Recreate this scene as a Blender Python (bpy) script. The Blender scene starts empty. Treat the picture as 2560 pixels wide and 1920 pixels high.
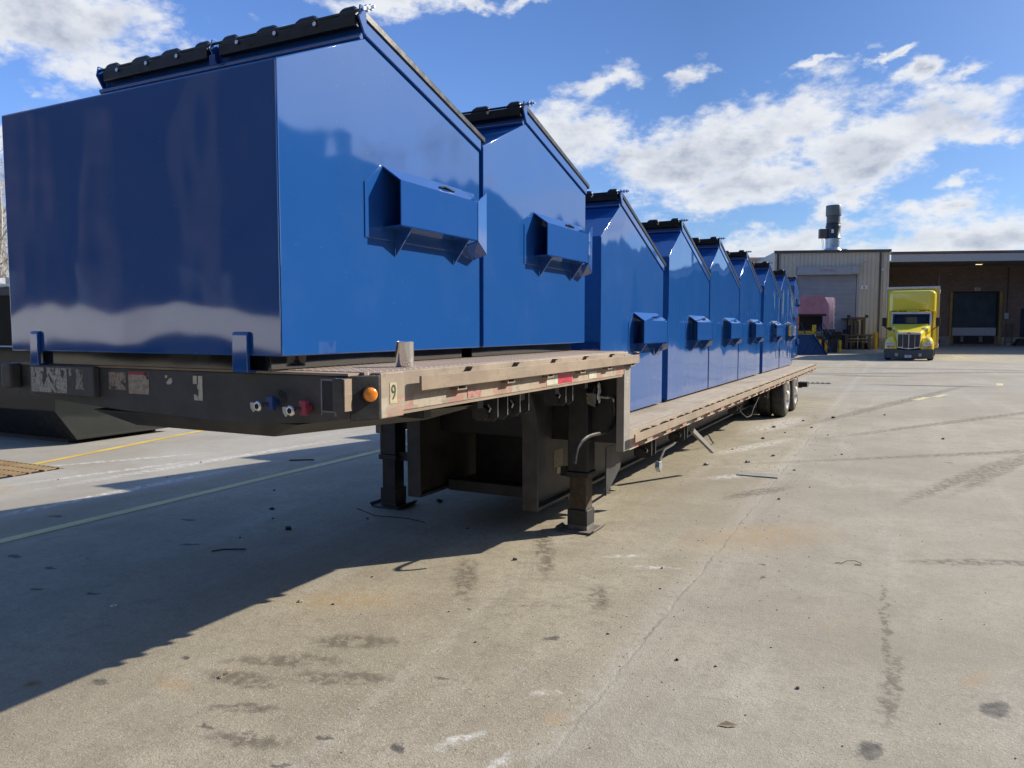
import bpy, bmesh, math, random
from mathutils import Vector, Matrix
random.seed(7)
R=math.radians
scene=bpy.context.scene
COL=scene.collection
# ------------------------------------------------------------------ helpers
ORI=[Vector((0,0,0))]
class MB:
    def __init__(s): s.v=[]; s.f=[]
    def add(s,vs,fs):
        n=len(s.v); s.v+= [tuple(v) for v in vs]; s.f+=[tuple(i+n for i in f) for f in fs]; return s
    def box(s,x0,x1,y0,y1,z0,z1):
        return s.add([(x0,y0,z0),(x1,y0,z0),(x1,y1,z0),(x0,y1,z0),(x0,y0,z1),(x1,y0,z1),(x1,y1,z1),(x0,y1,z1)],
            [(0,3,2,1),(4,5,6,7),(0,1,5,4),(1,2,6,5),(2,3,7,6),(3,0,4,7)])
    def hexa(s,b,t):
        # b,t: four points each, counter-clockwise seen from above
        return s.add(list(b)+list(t),[(0,3,2,1),(4,5,6,7),(0,1,5,4),(1,2,6,5),(2,3,7,6),(3,0,4,7)])
    def prism(s,poly,axis,a,b):
        # poly in the two remaining axes order (x->y,z ; y->x,z ; z->x,y)
        def P(p,t):
            return (t,p[0],p[1]) if axis=='x' else ((p[0],t,p[1]) if axis=='y' else (p[0],p[1],t))
        n=len(poly); vs=[P(p,a) for p in poly]+[P(p,b) for p in poly]
        fs=[tuple(range(n)),tuple(range(2*n-1,n-1,-1))]+[(i,i+n,(i+1)%n+n,(i+1)%n) for i in range(n)]
        return s.add(vs,fs)
    def cyl(s,p0,p1,r0,r1=None,n=20,caps=True):
        if r1 is None: r1=r0
        p0=Vector(p0);p1=Vector(p1);d=(p1-p0).normalized()
        a=d.orthogonal().normalized();b=d.cross(a)
        vs=[p0+(a*math.cos(t)+b*math.sin(t))*r0 for t in [2*math.pi*i/n for i in range(n)]]+[p1+(a*math.cos(t)+b*math.sin(t))*r1 for t in [2*math.pi*i/n for i in range(n)]]
        fs=[(i,(i+1)%n,(i+1)%n+n,i+n) for i in range(n)]
        if caps: fs+=[tuple(range(n-1,-1,-1)),tuple(range(n,2*n))]
        return s.add(vs,fs)
    def tube(s,pts,r,n=10):
        pts=[Vector(p) for p in pts]; rings=[]; m=len(pts)
        rs=r if isinstance(r,(list,tuple)) else [r]*m
        up=None
        for i,p in enumerate(pts):
            d=(pts[min(i+1,m-1)]-pts[max(i-1,0)]).normalized()
            if up is None: up=d.orthogonal().normalized()
            a=(up-d*up.dot(d)).normalized(); up=a; b=d.cross(a)
            rings.append([p+(a*math.cos(2*math.pi*k/n)+b*math.sin(2*math.pi*k/n))*rs[i] for k in range(n)])
        vs=[q for rg in rings for q in rg]; fs=[]
        for i in range(m-1):
            for k in range(n): fs.append((i*n+k,i*n+(k+1)%n,(i+1)*n+(k+1)%n,(i+1)*n+k))
        fs+=[tuple(range(n-1,-1,-1)),tuple(range((m-1)*n,m*n))]
        return s.add(vs,fs)
    def lathe(s,prof,c,axis='z',n=28,closed=False):
        vs=[];m=len(prof)
        for i in range(n):
            t=2*math.pi*i/n
            for r,h in prof:
                q=(r*math.cos(t),r*math.sin(t),h)
                if axis=='x': q=(h,q[0],q[1])
                if axis=='y': q=(q[0],h,q[1])
                vs.append((c[0]+q[0],c[1]+q[1],c[2]+q[2]))
        fs=[]
        for i in range(n):
            j=(i+1)%n
            for k in range(m-1 if not closed else m):
                k2=(k+1)%m
                fs.append((i*m+k,j*m+k,j*m+k2,i*m+k2))
        return s.add(vs,fs)
    def loft(s,rings,cap=True):
        n=len(rings[0]); vs=[p for r in rings for p in r]; fs=[]
        for i in range(len(rings)-1):
            for k in range(n): fs.append((i*n+k,i*n+(k+1)%n,(i+1)*n+(k+1)%n,(i+1)*n+k))
        if cap: fs+=[tuple(range(n-1,-1,-1)),tuple(range((len(rings)-1)*n,len(rings)*n))]
        return s.add(vs,fs)
    def xf(s,M,start=0):
        s.v=[v if i<start else tuple(M@Vector(v)) for i,v in enumerate(s.v)]; return s
    def build(s,name,mat,parent=None,bevel=0,seg=2,smooth=False,ang=35,loc=None):
        me=bpy.data.meshes.new(name)
        o0=ORI[0] if loc is None else Vector(loc)
        me.from_pydata([Vector(v)-o0 for v in s.v],[],s.f); me.validate()
        bm=bmesh.new(); bm.from_mesh(me)
        bmesh.ops.recalc_face_normals(bm,faces=bm.faces)
        if bevel:
            ed=[e for e in bm.edges if len(e.link_faces)==2 and e.calc_face_angle(0)>R(25)]
            rb=bmesh.ops.bevel(bm,geom=ed,offset=bevel,segments=seg,profile=.6,affect='EDGES',clamp_overlap=True)
            if not smooth:
                for f in rb['faces']: f.smooth=True
        if smooth:
            for f in bm.faces: f.smooth=True
            for e in bm.edges:
                if len(e.link_faces)==2 and e.calc_face_angle(0)>R(ang): e.smooth=False
        bm.to_mesh(me); bm.free()
        me.materials.append(mat)
        o=bpy.data.objects.new(name,me); COL.objects.link(o)
        if parent is not None: o.parent=parent
        elif loc is not None or ORI[0].length: o.location=o0
        return o
def tag(o,label=None,cat=None,group=None,kind=None):
    if label: o['label']=label
    if cat: o['category']=cat
    if group: o['group']=group
    if kind: o['kind']=kind
    return o
def thing(name,label,cat,loc=(0,0,0),rotz=0,group=None,world=True):
    o=bpy.data.objects.new(name,None); COL.objects.link(o); o.empty_display_size=.2
    o.location=loc; o.rotation_euler=(0,0,rotz); tag(o,label,cat,group)
    ORI[0]=Vector(loc) if world else Vector((0,0,0))
    return o
def dup(root,loc,rotz=None,label=None,scale=None):
    r=root.copy(); COL.objects.link(r); r.location=loc
    if rotz is not None: r.rotation_euler=(0,0,rotz)
    if label: r['label']=label
    if scale: r.scale=scale
    def rec(a,b):
        for ch in list(a.children):
            c=ch.copy(); COL.objects.link(c); c.parent=b; rec(ch,c)
    rec(root,r); return r
def text_mesh(s,size,mat,name,parent,M,ext=.004,font_scale_x=1.0):
    cu=bpy.data.curves.new('lettering','FONT'); cu.body=s; cu.size=size; cu.extrude=ext; cu.align_x='CENTER'; cu.align_y='CENTER'
    t=bpy.data.objects.new('lettering_source',cu); COL.objects.link(t)
    bpy.context.view_layer.update()
    me=bpy.data.meshes.new_from_object(t.evaluated_get(bpy.context.evaluated_depsgraph_get()))
    bpy.data.objects.remove(t); bpy.data.curves.remove(cu)
    me.transform(Matrix.Diagonal((font_scale_x,1,1,1))); me.transform(M)
    me.materials.clear(); me.materials.append(mat)
    o=bpy.data.objects.new(name,me); COL.objects.link(o); o.parent=parent; return o
# ------------------------------------------------------------------ materials
class NT:
    def __init__(s,nt): s.nt=nt; s.n=nt.nodes; s.l=nt.links
    def new(s,t,**kw):
        n=s.n.new(t)
        for k,v in kw.items(): setattr(n,k,v)
        return n
    def link(s,a,b): s.l.new(a,b)
    def put(s,sock,v):
        if isinstance(v,bpy.types.NodeSocket): s.l.new(v,sock)
        elif v is not None:
            try: sock.default_value=v
            except Exception: sock.default_value=tuple(v)+(1,) if len(v)==3 else v
    def m(s,op,a,b=None,c=None,clamp=False):
        n=s.new('ShaderNodeMath',operation=op); n.use_clamp=clamp
        s.put(n.inputs[0],a)
        if b is not None: s.put(n.inputs[1],b)
        if c is not None: s.put(n.inputs[2],c)
        return n.outputs[0]
    def vm(s,op,a,b=None,out=0):
        n=s.new('ShaderNodeVectorMath',operation=op); s.put(n.inputs[0],a)
        if b is not None: s.put(n.inputs[1],b)
        return n.outputs[out]
    def mix(s,f,a,b,mode='MIX'):
        n=s.new('ShaderNodeMix',data_type='RGBA',blend_type=mode)
        s.put(n.inputs[0],f); s.put(n.inputs[6],a if isinstance(a,bpy.types.NodeSocket) else tuple(a)+(1,)); s.put(n.inputs[7],b if isinstance(b,bpy.types.NodeSocket) else tuple(b)+(1,))
        return n.outputs[2]
    def rng(s,v,a,b,c=0.,d=1.,smooth=True):
        n=s.new('ShaderNodeMapRange'); n.interpolation_type='SMOOTHSTEP' if smooth else 'LINEAR'
        s.put(n.inputs[0],v)
        for i,q in enumerate((a,b,c,d)): s.put(n.inputs[1+i],q)
        return n.outputs[0]
    def noise(s,vec,scale,detail=4,rough=.55,dist=0,out=0):
        n=s.new('ShaderNodeTexNoise'); n.inputs['Scale'].default_value=scale; n.inputs['Detail'].default_value=detail
        n.inputs['Roughness'].default_value=rough; n.inputs['Distortion'].default_value=dist
        if vec is not None: s.link(vec,n.inputs['Vector'])
        return n.outputs[out]
    def mapp(s,vec,loc=(0,0,0),rot=(0,0,0),sc=(1,1,1),typ='POINT'):
        n=s.new('ShaderNodeMapping'); n.vector_type=typ
        n.inputs[1].default_value=loc;n.inputs[2].default_value=rot;n.inputs[3].default_value=sc
        s.link(vec,n.inputs[0]); return n.outputs[0]
    def bump(s,h,strength=.3,dist=.01,nrm=None):
        n=s.new('ShaderNodeBump'); n.inputs['Strength'].default_value=strength; n.inputs['Distance'].default_value=dist
        s.link(h,n.inputs['Height'])
        if nrm is not None: s.link(nrm,n.inputs['Normal'])
        return n.outputs[0]
def mat(name):
    m=bpy.data.materials.new(name); m.use_nodes=True
    N=NT(m.node_tree); b=m.node_tree.nodes['Principled BSDF']
    return m,N,b
def objco(N): return N.new('ShaderNodeTexCoord').outputs['Object']
def geo(N): return N.new('ShaderNodeNewGeometry').outputs['Position']
def simple(name,col,rough=.5,metal=0,var=.15,scale=8,bump=0,coat=0,spec=.5,bscale=None,dirt=0,dirtcol=(.12,.10,.08)):
    m,N,b=mat(name); P=geo(N)
    n=N.noise(P,scale,5,.6)
    dark=tuple(c*(1-var) for c in col); lite=tuple(min(1,c*(1+var)) for c in col)
    c=N.mix(N.rng(n,.3,.7),dark,lite)
    if dirt:
        d=N.noise(P,scale*.35,6,.7,.4); c=N.mix(N.m('MULTIPLY',N.rng(d,.45,.7),dirt),c,dirtcol)
    N.link(c,b.inputs['Base Color'])
    N.put(b.inputs['Roughness'],N.rng(n,.2,.8,max(.02,rough-.08),min(1,rough+.08)))
    b.inputs['Metallic'].default_value=metal; b.inputs['Coat Weight'].default_value=coat; b.inputs['Coat Roughness'].default_value=.05
    b.inputs['Specular IOR Level'].default_value=spec
    if bump: N.link(N.bump(N.noise(P,bscale or scale*4,4,.6),bump,.01),b.inputs['Normal'])
    return m
def paint(name,col,wav=.012,scale=1.3,coat=1.0,rough=.25,fine=.0004,seed=0.):
    """glossy sheet-metal paint: long shallow dents + fine orange peel"""
    m,N,b=mat(name); P=geo(N)
    Q=N.mapp(P,loc=(seed,seed*1.7,seed*.3))
    h1=N.noise(Q,scale,1.5,.4)
    h2=N.noise(N.mapp(Q,sc=(1,1,.35)),scale*3.2,1,.4)
    fine_n=N.noise(P,260,2,.5)
    h=N.m('ADD',N.m('MULTIPLY',h1,wav),N.m('MULTIPLY',h2,wav*.20))
    h=N.m('ADD',h,N.m('MULTIPLY',fine_n,fine*.035))
    bn=N.new('ShaderNodeBump'); bn.inputs['Strength'].default_value=1; bn.inputs['Distance'].default_value=1.0
    N.link(h,bn.inputs['Height']); N.link(bn.outputs[0],b.inputs['Normal']); N.link(bn.outputs[0],b.inputs['Coat Normal'])
    dust=N.noise(P,2.2,6,.7)
    spk=N.new('ShaderNodeTexVoronoi'); spk.inputs['Scale'].default_value=38; N.link(P,spk.inputs['Vector'])
    sp=N.m('MULTIPLY',N.m('LESS_THAN',spk.outputs['Distance'],.06),N.m('GREATER_THAN',N.noise(P,9,2),.58))
    c=N.mix(N.m('MULTIPLY',N.rng(dust,.45,.8),.10),col,tuple(min(1,x+.10) for x in col))
    scr=N.m('MULTIPLY',N.m('GREATER_THAN',N.noise(N.mapp(P,rot=(.5,.2,0),sc=(6,6,90)),1.6,3,.6),.735),N.m('GREATER_THAN',N.noise(P,3.1,2),.55))
    c=N.mix(N.m('MULTIPLY',scr,.22),c,(.35,.42,.55))
    c=N.mix(N.m('MULTIPLY',sp,.5),c,(.5,.55,.62))
    N.link(c,b.inputs['Base Color'])
    N.put(b.inputs['Roughness'],N.rng(dust,.3,.8,rough,rough+.12))
    b.inputs['Coat Weight'].default_value=coat; b.inputs['Coat Roughness'].default_value=.03; b.inputs['Specular IOR Level'].default_value=0; b.inputs['Coat IOR'].default_value=1.85; b.inputs['Coat Roughness'].default_value=.05
    return m
BLUE=paint('blue_enamel',(.013,.080,.285),.028,.95)
BLUEF=paint('blue_enamel_shallow',(.015,.084,.305),.004,1.5)
BLACKP=paint('black_enamel',(.008,.009,.010),.008,1.2)
LIDM=simple('black_lid_plastic',(.012,.013,.012),.34,var=.3,scale=20,bump=.03)
CHROME=simple('chrome',(.82,.82,.82),.03,1,var=.02,scale=3)
BRIGHT=simple('bright_zinc',(.7,.7,.68),.25,1,var=.1,scale=30)
GALV=simple('galvanised_steel',(.42,.47,.50),.35,.7,var=.2,scale=3)
RUBBER=simple('tyre_rubber',(.022,.021,.020),.8,var=.3,scale=25,bump=.3)
TREAD=simple('tyre_side_dust',(.07,.066,.06),.85,var=.35,scale=14,bump=.3)
RIM=simple('dusty_rim',(.50,.48,.44),.45,.3,var=.25,scale=14)
BLKSTEEL=simple('black_chassis_paint',(.022,.022,.024),.55,var=.45,scale=6,bump=.2,dirt=.5,dirtcol=(.06,.052,.045))
CHASSIS=simple('dusty_chassis_paint',(.050,.048,.046),.6,var=.35,scale=5,bump=.25,dirt=.6,dirtcol=(.11,.095,.08))
RUST=simple('rusty_leg_steel',(.085,.06,.04),.8,var=.4,scale=16,bump=.4,dirt=.5,dirtcol=(.06,.045,.035))
DKW=simple('dark_warehouse_cladding',(.022,.023,.030),.7,var=.2,scale=.4)
GREYTAPE=simple('grey_tape',(.22,.22,.23),.5)
AMBER,_N,_b=mat('amber_lens'); _b.inputs['Base Color'].default_value=(.85,.26,.01,1); _b.inputs['Roughness'].default_value=.18; _b.inputs['Coat Weight'].default_value=1; _b.inputs['Subsurface Weight'].default_value=.2
REDP=simple('red_plastic',(.36,.03,.07),.4,var=.25,dirt=.3); BLUEP=simple('blue_plastic',(.015,.045,.17),.4,var=.25,dirt=.3)
WHITEP=simple('white_paint',(.75,.75,.73),.5,var=.06)
YEL=simple('yellow_safety_paint',(.68,.44,.02),.5,var=.2,scale=5,dirt=.5,dirtcol=(.2,.15,.05))
# weathered steel rails and frame of the trailer
def weathered(name,base,dirt,hi,rough=.75,patch=False,ztop=9,zsl=0):
    m,N,b=mat(name); P=geo(N)
    n1=N.noise(P,3.,7,.65,.3); n2=N.noise(P,22,5,.65); n3=N.noise(N.mapp(P,sc=(1,.25,3)),9,5,.7)
    c=N.mix(N.rng(n1,.35,.65),base,dirt); c=N.mix(N.m('MULTIPLY',N.rng(n3,.52,.75),.6),c,hi)
    c=N.mix(N.m('MULTIPLY',N.rng(n2,.55,.8),.5),c,tuple(x*.45 for x in base))
    if patch:
        # faded conspicuity tape, torn in places: runs of red and cream along the rail
        sy=N.new('ShaderNodeSeparateXYZ'); N.link(P,sy.inputs[0])
        y=N.m('ADD',sy.outputs[1],N.m('MULTIPLY',N.m('SUBTRACT',n2,.5),.10))
        fr=N.m('FRACT',N.m('MULTIPLY',y,1/.46))
        red=N.m('MULTIPLY',N.m('GREATER_THAN',fr,.55),N.m('LESS_THAN',fr,.97))
        tear=N.rng(N.noise(P,14,4,.75),.40,.52)
        zz=N.m('ADD',sy.outputs[2],N.m('MULTIPLY',N.m('SUBTRACT',n2,.5),.05))
        tape=N.mix(red,(.50,.46,.36),(.42,.10,.09))
        tape=N.mix(N.m('MULTIPLY',N.rng(n1,.4,.6),.5),tape,(.40,.24,.16))
        lim=N.m('ADD',ztop,N.m('MULTIPLY',sy.outputs[1],zsl))
        tear=N.m('MULTIPLY',tear,N.m('LESS_THAN',zz,lim))
        c=N.mix(N.m('MULTIPLY',tear,patch),c,tape)
    N.link(c,b.inputs['Base Color']); b.inputs['Roughness'].default_value=rough
    N.link(N.bump(n2,.35,.004),b.inputs['Normal'])
    return m
RAILM=weathered('weathered_rail_steel',(.225,.170,.120),(.30,.225,.155),(.36,.29,.22))
FRAMEM=weathered('weathered_side_frame',(.25,.20,.15),(.36,.28,.20),(.42,.37,.29),patch=.40,ztop=1.295)
FRAMEL=weathered('weathered_low_frame',(.28,.23,.17),(.36,.30,.22),(.42,.37,.29),patch=.85,ztop=.725,zsl=-.002)
POSTM=weathered('weathered_post',(.20,.185,.165),(.26,.235,.205),(.33,.29,.25))
def plate(name,base,dirt,diam=True,wood=False):
    m,N,b=mat(name); P=geo(N)
    n1=N.noise(N.mapp(P,sc=(1,.35,1)),2.2,7,.65,.2); n2=N.noise(P,40,4,.6)
    c=N.mix(N.rng(n1,.35,.68),base,dirt)
    c=N.mix(N.m('MULTIPLY',N.rng(N.noise(N.mapp(P,sc=(1,.5,1)),1.3,5,.7,.5),.45,.68),.5),c,tuple(x*.55 for x in base))
    c=N.mix(N.m('MULTIPLY',N.rng(N.noise(P,7,6,.75),.52,.72),.55),c,tuple(x*.5 for x in base))
    c=N.mix(N.m('MULTIPLY',N.rng(N.noise(P,5,5,.7,1.),.55,.72),.4),c,(.42,.22,.10))
    h=n2
    if diam:
        sp=N.new('ShaderNodeSeparateXYZ'); N.link(P,sp.inputs[0])
        k=1/.042
        u=N.m('MULTIPLY',N.m('ADD',sp.outputs[0],sp.outputs[1]),k); v=N.m('MULTIPLY',N.m('SUBTRACT',sp.outputs[0],sp.outputs[1]),k)
        fu=N.m('FRACT',u); fv=N.m('FRACT',v)
        par=N.m('FRACT',N.m('MULTIPLY',N.m('ADD',N.m('FLOOR',u),N.m('FLOOR',v)),.5))
        par=N.m('GREATER_THAN',par,.25)
        def lens(a,bb):
            A=N.m('MULTIPLY',N.m('SUBTRACT',a,.5),2.3); B=N.m('MULTIPLY',N.m('SUBTRACT',bb,.5),6)
            return N.rng(N.m('ADD',N.m('MULTIPLY',A,A),N.m('MULTIPLY',B,B)),.4,1.,1,0)
        l=N.m('ADD',N.m('MULTIPLY',lens(fu,fv),par),N.m('MULTIPLY',lens(fv,fu),N.m('SUBTRACT',1.,par)))
        c=N.mix(N.m('SUBTRACT',1.,l),c,N.mix(.55,c,(.12,.085,.06))); c=N.mix(N.m('MULTIPLY',l,.5),c,(.58,.47,.38))
        h=N.m('ADD',N.m('MULTIPLY',n2,.15),l)
    if wood:
        w=N.noise(N.mapp(P,sc=(14,.5,1)),1.6,5,.7); c=N.mix(N.m('MULTIPLY',N.rng(w,.5,.7),.5),c,(.20,.15,.10)); h=w
        sp=N.new('ShaderNodeSeparateXYZ'); N.link(P,sp.inputs[0])
        g=N.m('LESS_THAN',N.m('FRACT',N.m('DIVIDE',N.m('SUBTRACT',sp.outputs[1],5.7),2.44)),.008)
        c=N.mix(g,c,(.03,.025,.02))
    N.link(c,b.inputs['Base Color']); b.inputs['Roughness'].default_value=.78
    N.link(N.bump(h,.9,.006),b.inputs['Normal'])
    return m
PLATEU=plate('diamond_plate_deck',(.34,.26,.21),(.44,.34,.27))
DECKL=plate('worn_low_deck',(.33,.27,.20),(.42,.35,.26),diam=False,wood=True)
# ------------------------------------------------------------------ camera
HC=1.58
cam=bpy.data.cameras.new('camera'); co=bpy.data.objects.new('camera',cam); COL.objects.link(co)
co.location=(0,0,HC); cam.sensor_width=36; cam.lens=36*1930/2560; cam.clip_end=3000; cam.clip_start=.05
pitch=math.atan(140/1930); yaw=R(26.6234)
co.rotation_euler=(R(90)-pitch,0,yaw); scene.camera=co
# ------------------------------------------------------------------ light
SAZ,SEL=R(42.5),R(30.2)
sdir=Vector((math.sin(SAZ)*math.cos(SEL),math.cos(SAZ)*math.cos(SEL),math.sin(SEL)))
sl=bpy.data.lights.new('sun','SUN'); so=bpy.data.objects.new('sun',sl); COL.objects.link(so)
sl.energy=5.0; sl.angle=R(.53); sl.color=(1,.925,.79); so.rotation_euler=sdir.to_track_quat('Z','Y').to_euler(); so.location=(20,20,30)
w=bpy.data.worlds.new('World'); scene.world=w; w.use_nodes=True
W=NT(w.node_tree); W.n.clear()
sky=W.new('ShaderNodeTexSky',sky_type='NISHITA'); sky.sun_disc=False; sky.sun_elevation=SEL; sky.sun_rotation=SAZ
sky.altitude=100; sky.air_density=1.0; sky.dust_density=.35; sky.ozone_density=3.0
hs=W.new('ShaderNodeHueSaturation'); hs.inputs['Saturation'].default_value=1.05; hs.inputs['Value'].default_value=1.0; W.link(sky.outputs[0],hs.inputs['Color'])
tc=W.new('ShaderNodeTexCoord'); D=tc.outputs['Generated']
CL=[(-22.27,13.49,4.2,2.1,-4),(-18.3,12.2,4.5,1.5,6),(-14.2,11.4,6.2,1.9,8),(-9.2,12.9,6.8,2.4,16),(-9.5,9.9,7.6,1.6,6),(-6.6,15.0,4.4,1.7,22),(1.6,12.6,5.2,1.9,14),(-2.8,11.4,5.2,1.9,8),(4.4,11.9,2.4,.9,10),(-20.28,17.37,4.4,1.1,20),(-14.51,16.85,2.2,1.0,28),(0.40,15.66,1.8,0.8,20),(3.73,15.31,2.3,0.6,22),(-2.69,9.04,2.7,0.7,12),(3.09,9.40,2.4,0.5,5),(2.72,7.47,4.2,1.1,4),(-8.6,5.4,5.4,1.5,12),(-2.5,5.2,5.0,1.2,2),(4.9,5.6,6.9,1.35,4),(-4.36,7.00,3.3,1.1,-10),(-1.03,16.90,2.1,0.4,35),(-5.15,17.4,2.6,0.35,5),(-58.5,18.9,8.6,3.6,-8),(-53.5,17.0,4.6,1.6,-10),(-35.75,21.9,5.9,0.9,14),(-29.49,22.15,1.8,0.4,0),(-59.8,11.4,0.9,1.2,0),(-25.19,22.3,2.1,0.5,0),
 (20,8.5,8,2.4,0),(36,12,6,2.6,8),(30,22,8,2.5,10),(75,14,9,3,6),(120,20,20,6,0),(-150,22,20,6,0),(-105,18,9,3,8),(10,48,30,6,0),(100,50,30,7,0)]  # the highest clouds are out of view, added to brighten the shadows
gt=bpy.data.node_groups.new('cloud_density','ShaderNodeTree')
gt.interface.new_socket('Dir',in_out='INPUT',socket_type='NodeSocketVector'); gt.interface.new_socket('Density',in_out='OUTPUT',socket_type='NodeSocketFloat'); gt.interface.new_socket('Shade',in_out='OUTPUT',socket_type='NodeSocketFloat')
G=NT(gt); gi=G.new('NodeGroupInput'); go=G.new('NodeGroupOutput')
dn=G.vm('NORMALIZE',gi.outputs[0]); sp=G.new('ShaderNodeSeparateXYZ'); G.link(dn,sp.inputs[0])
az=G.m('MULTIPLY',G.m('ARCTAN2',sp.outputs[0],sp.outputs[1]),180/math.pi); el=G.m('MULTIPLY',G.m('ARCSINE',sp.outputs[2]),180/math.pi)
cb=G.new('ShaderNodeCombineXYZ'); G.link(az,cb.inputs[0]); G.link(el,cb.inputs[1])
wn=G.noise(G.mapp(dn,sc=(1,1,1.6)),14,5,.62,0,1)
wv=G.vm('MULTIPLY',G.vm('SUBTRACT',wn,(.5,.5,.5)),(6.5,3.6,0)); pp=G.vm('ADD',cb.outputs[0],wv)
cur=None
for ci,(a,e,ra,re,rt) in enumerate(CL):
    pq=pp
    if cur is not None:
        c3=G.new('ShaderNodeCombineXYZ'); G.link(G.m('MULTIPLY',cur,1e-6),c3.inputs[2]); pq=G.vm('ADD',pp,c3.outputs[0])
    mp=G.mapp(pq,loc=(a,e,0),rot=(0,0,R(rt*.8)),sc=(ra*1.25,re*(1.25 if ra*re>7.5 else 1.5),1),typ='TEXTURE')
    L=G.vm('LENGTH',mp,out=1)
    sz=ra*re
    if ci<28: L=G.m('ADD',L,-.16 if sz>7.5 else (.04 if sz>5 else .10))
    cur=L if cur is None else G.m('SMOOTH_MIN',cur,L,.12)
Mk=G.rng(cur,0,1.8,1.0,-1.1,False)
f1=G.noise(G.mapp(dn,sc=(1,1,2.0)),13,7,.60,.15)
f2=G.noise(G.mapp(dn,sc=(1,1,1.8)),42,6,.6)
f3=G.noise(G.mapp(dn,rot=(0,.35,.3),sc=(1,1,3.5)),5,6,.6,.6)
dd=G.m('ADD',Mk,G.m('MULTIPLY',G.m('SUBTRACT',f1,.5),2.3)); dd=G.m('ADD',dd,G.m('MULTIPLY',G.m('SUBTRACT',f2,.5),1.15)); dd=G.m('ADD',dd,G.m('MULTIPLY',G.m('SUBTRACT',f3,.5),.8))
G.link(dd,go.inputs[0])
dn2=G.vm('ADD',dn,(.014,.012,.024)); g1=G.noise(G.mapp(dn2,sc=(1,1,2.0)),13,5,.58,.15)
Mk2=G.rng(G.m('ADD',cur,G.m('MULTIPLY',el,0)),0,1.5,1.1,-1.1,False)
G.link(G.m('ADD',Mk2,G.m('MULTIPLY',G.m('SUBTRACT',g1,.5),3.2)),go.inputs[1])
def cd(v):
    n=W.new('ShaderNodeGroup'); n.node_tree=gt; W.link(v,n.inputs[0]); return n.outputs[0],n.outputs[1]
sz_=W.new('ShaderNodeSeparateXYZ'); W.link(D,sz_.inputs[0]); skyc=W.mix(1.0,hs.outputs[0],W.mix(W.rng(sz_.outputs[2],.42,.72),W.mix(W.rng(sz_.outputs[0],-.22,-.80,0,1,False),(.53,.63,.83),(1.0,1.14,1.54)),(1.15,1.38,1.70)),'MULTIPLY')
d0,d1=cd(D)
alpha=W.rng(d0,-.08,.75)
alpha=W.m('MULTIPLY',alpha,.95)
shade=W.rng(W.m('ADD',W.m('MULTIPLY',d1,.65),W.m('MULTIPLY',d0,.35)),.35,1.35)
shn=W.noise(W.mapp(D,sc=(1,1,1.7)),26,5,.6); shade=W.m('MULTIPLY',shade,W.rng(shn,.30,.62,1.0,.45))
ccol=W.mix(shade,(6.1,6.25,6.5),(3.0,3.35,4.1))
dt=W.m('MAXIMUM',W.vm('DOT_PRODUCT',W.vm('NORMALIZE',D),tuple(sdir),out=1),0)
aur=W.m('MULTIPLY',W.m('POWER',dt,16),7.5); cbn=W.new('ShaderNodeCombineColor')
for i_,k_ in enumerate((1,.97,.90)): W.link(W.m('MULTIPLY',aur,k_),cbn.inputs[i_])
skyc=W.mix(1.0,skyc,cbn.outputs[0],'ADD')
fin=W.mix(alpha,skyc,ccol)
bg=W.new('ShaderNodeBackground'); bg.inputs[1].default_value=.1; W.link(fin,bg.inputs[0]); wo=W.new('ShaderNodeOutputWorld'); W.link(bg.outputs[0],wo.inputs[0])
scene.view_settings.view_transform='Standard'; scene.view_settings.look='None'; scene.view_settings.exposure=.5; scene.view_settings.gamma=1
# ------------------------------------------------------------------ ground
TH=R(18.3); P0=Vector((-.74,55.56,0)); UX=Vector((math.cos(TH),math.sin(TH),0)); VY=Vector((-math.sin(TH),math.cos(TH),0))
def gz(x,y):
    v=(Vector((x,y,0))-P0).dot(VY)
    t=max(0,min(1,(v+9)/13)); return .38*t*t*(3-2*t)
def ground():
    xs=sorted(set([-600,-300,-150,-80]+[-50+2.*i for i in range(51)]+[80,150,300,600]))
    ys=sorted(set([-600,-300,-150,-80,-40]+[-20+2.*i for i in range(20)]+[20+1.5*i for i in range(34)]+[90,140,220,400,900]))
    mb=MB(); n=len(xs)
    mb.v=[(x,y,gz(x,y) if abs(x)<60 else gz(x,y)) for y in ys for x in xs]
    mb.f=[(j*n+i,j*n+i+1,(j+1)*n+i+1,(j+1)*n+i) for j in range(len(ys)-1) for i in range(n-1)]
    return mb
m,N,b=mat('yard_concrete'); P=geo(N)
OS=.62
OIL=[(-1.94,2.25,0.05,0.03,-160),(-1.64,2.32,0.06,0.04,136),(-1.96,2.02,0.05,0.02,-161),(-2.41,2.10,0.06,0.03,165),(-1.79,2.89,0.05,0.035,-157),(-2.12,3.69,0.05,0.03,122),(-3.16,2.17,0.08,0.045,-179),(-3.03,2.50,0.05,0.03,-173),(-1.54,3.51,0.07,0.035,-152),(-0.05,3.09,0.12,0.07,76),(0.41,3.68,0.16,0.08,70),(-0.78,5.29,0.05,0.03,-119),(-0.72,5.00,0.05,0.03,-116),(-4.96,3.10,0.08,0.04,175),(-4.25,2.90,0.07,0.04,-177),(-4.63,2.80,0.07,0.03,-171),(-5.44,3.16,0.12,0.05,-172),(-.9,28,2.2,.5,20),(.8,24,2.6,.35,10),(-4.6,3.9,.1,.05,20),(-5.2,4.4,.12,.05,20),(-6.3,4.0,.14,.06,10)]
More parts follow.
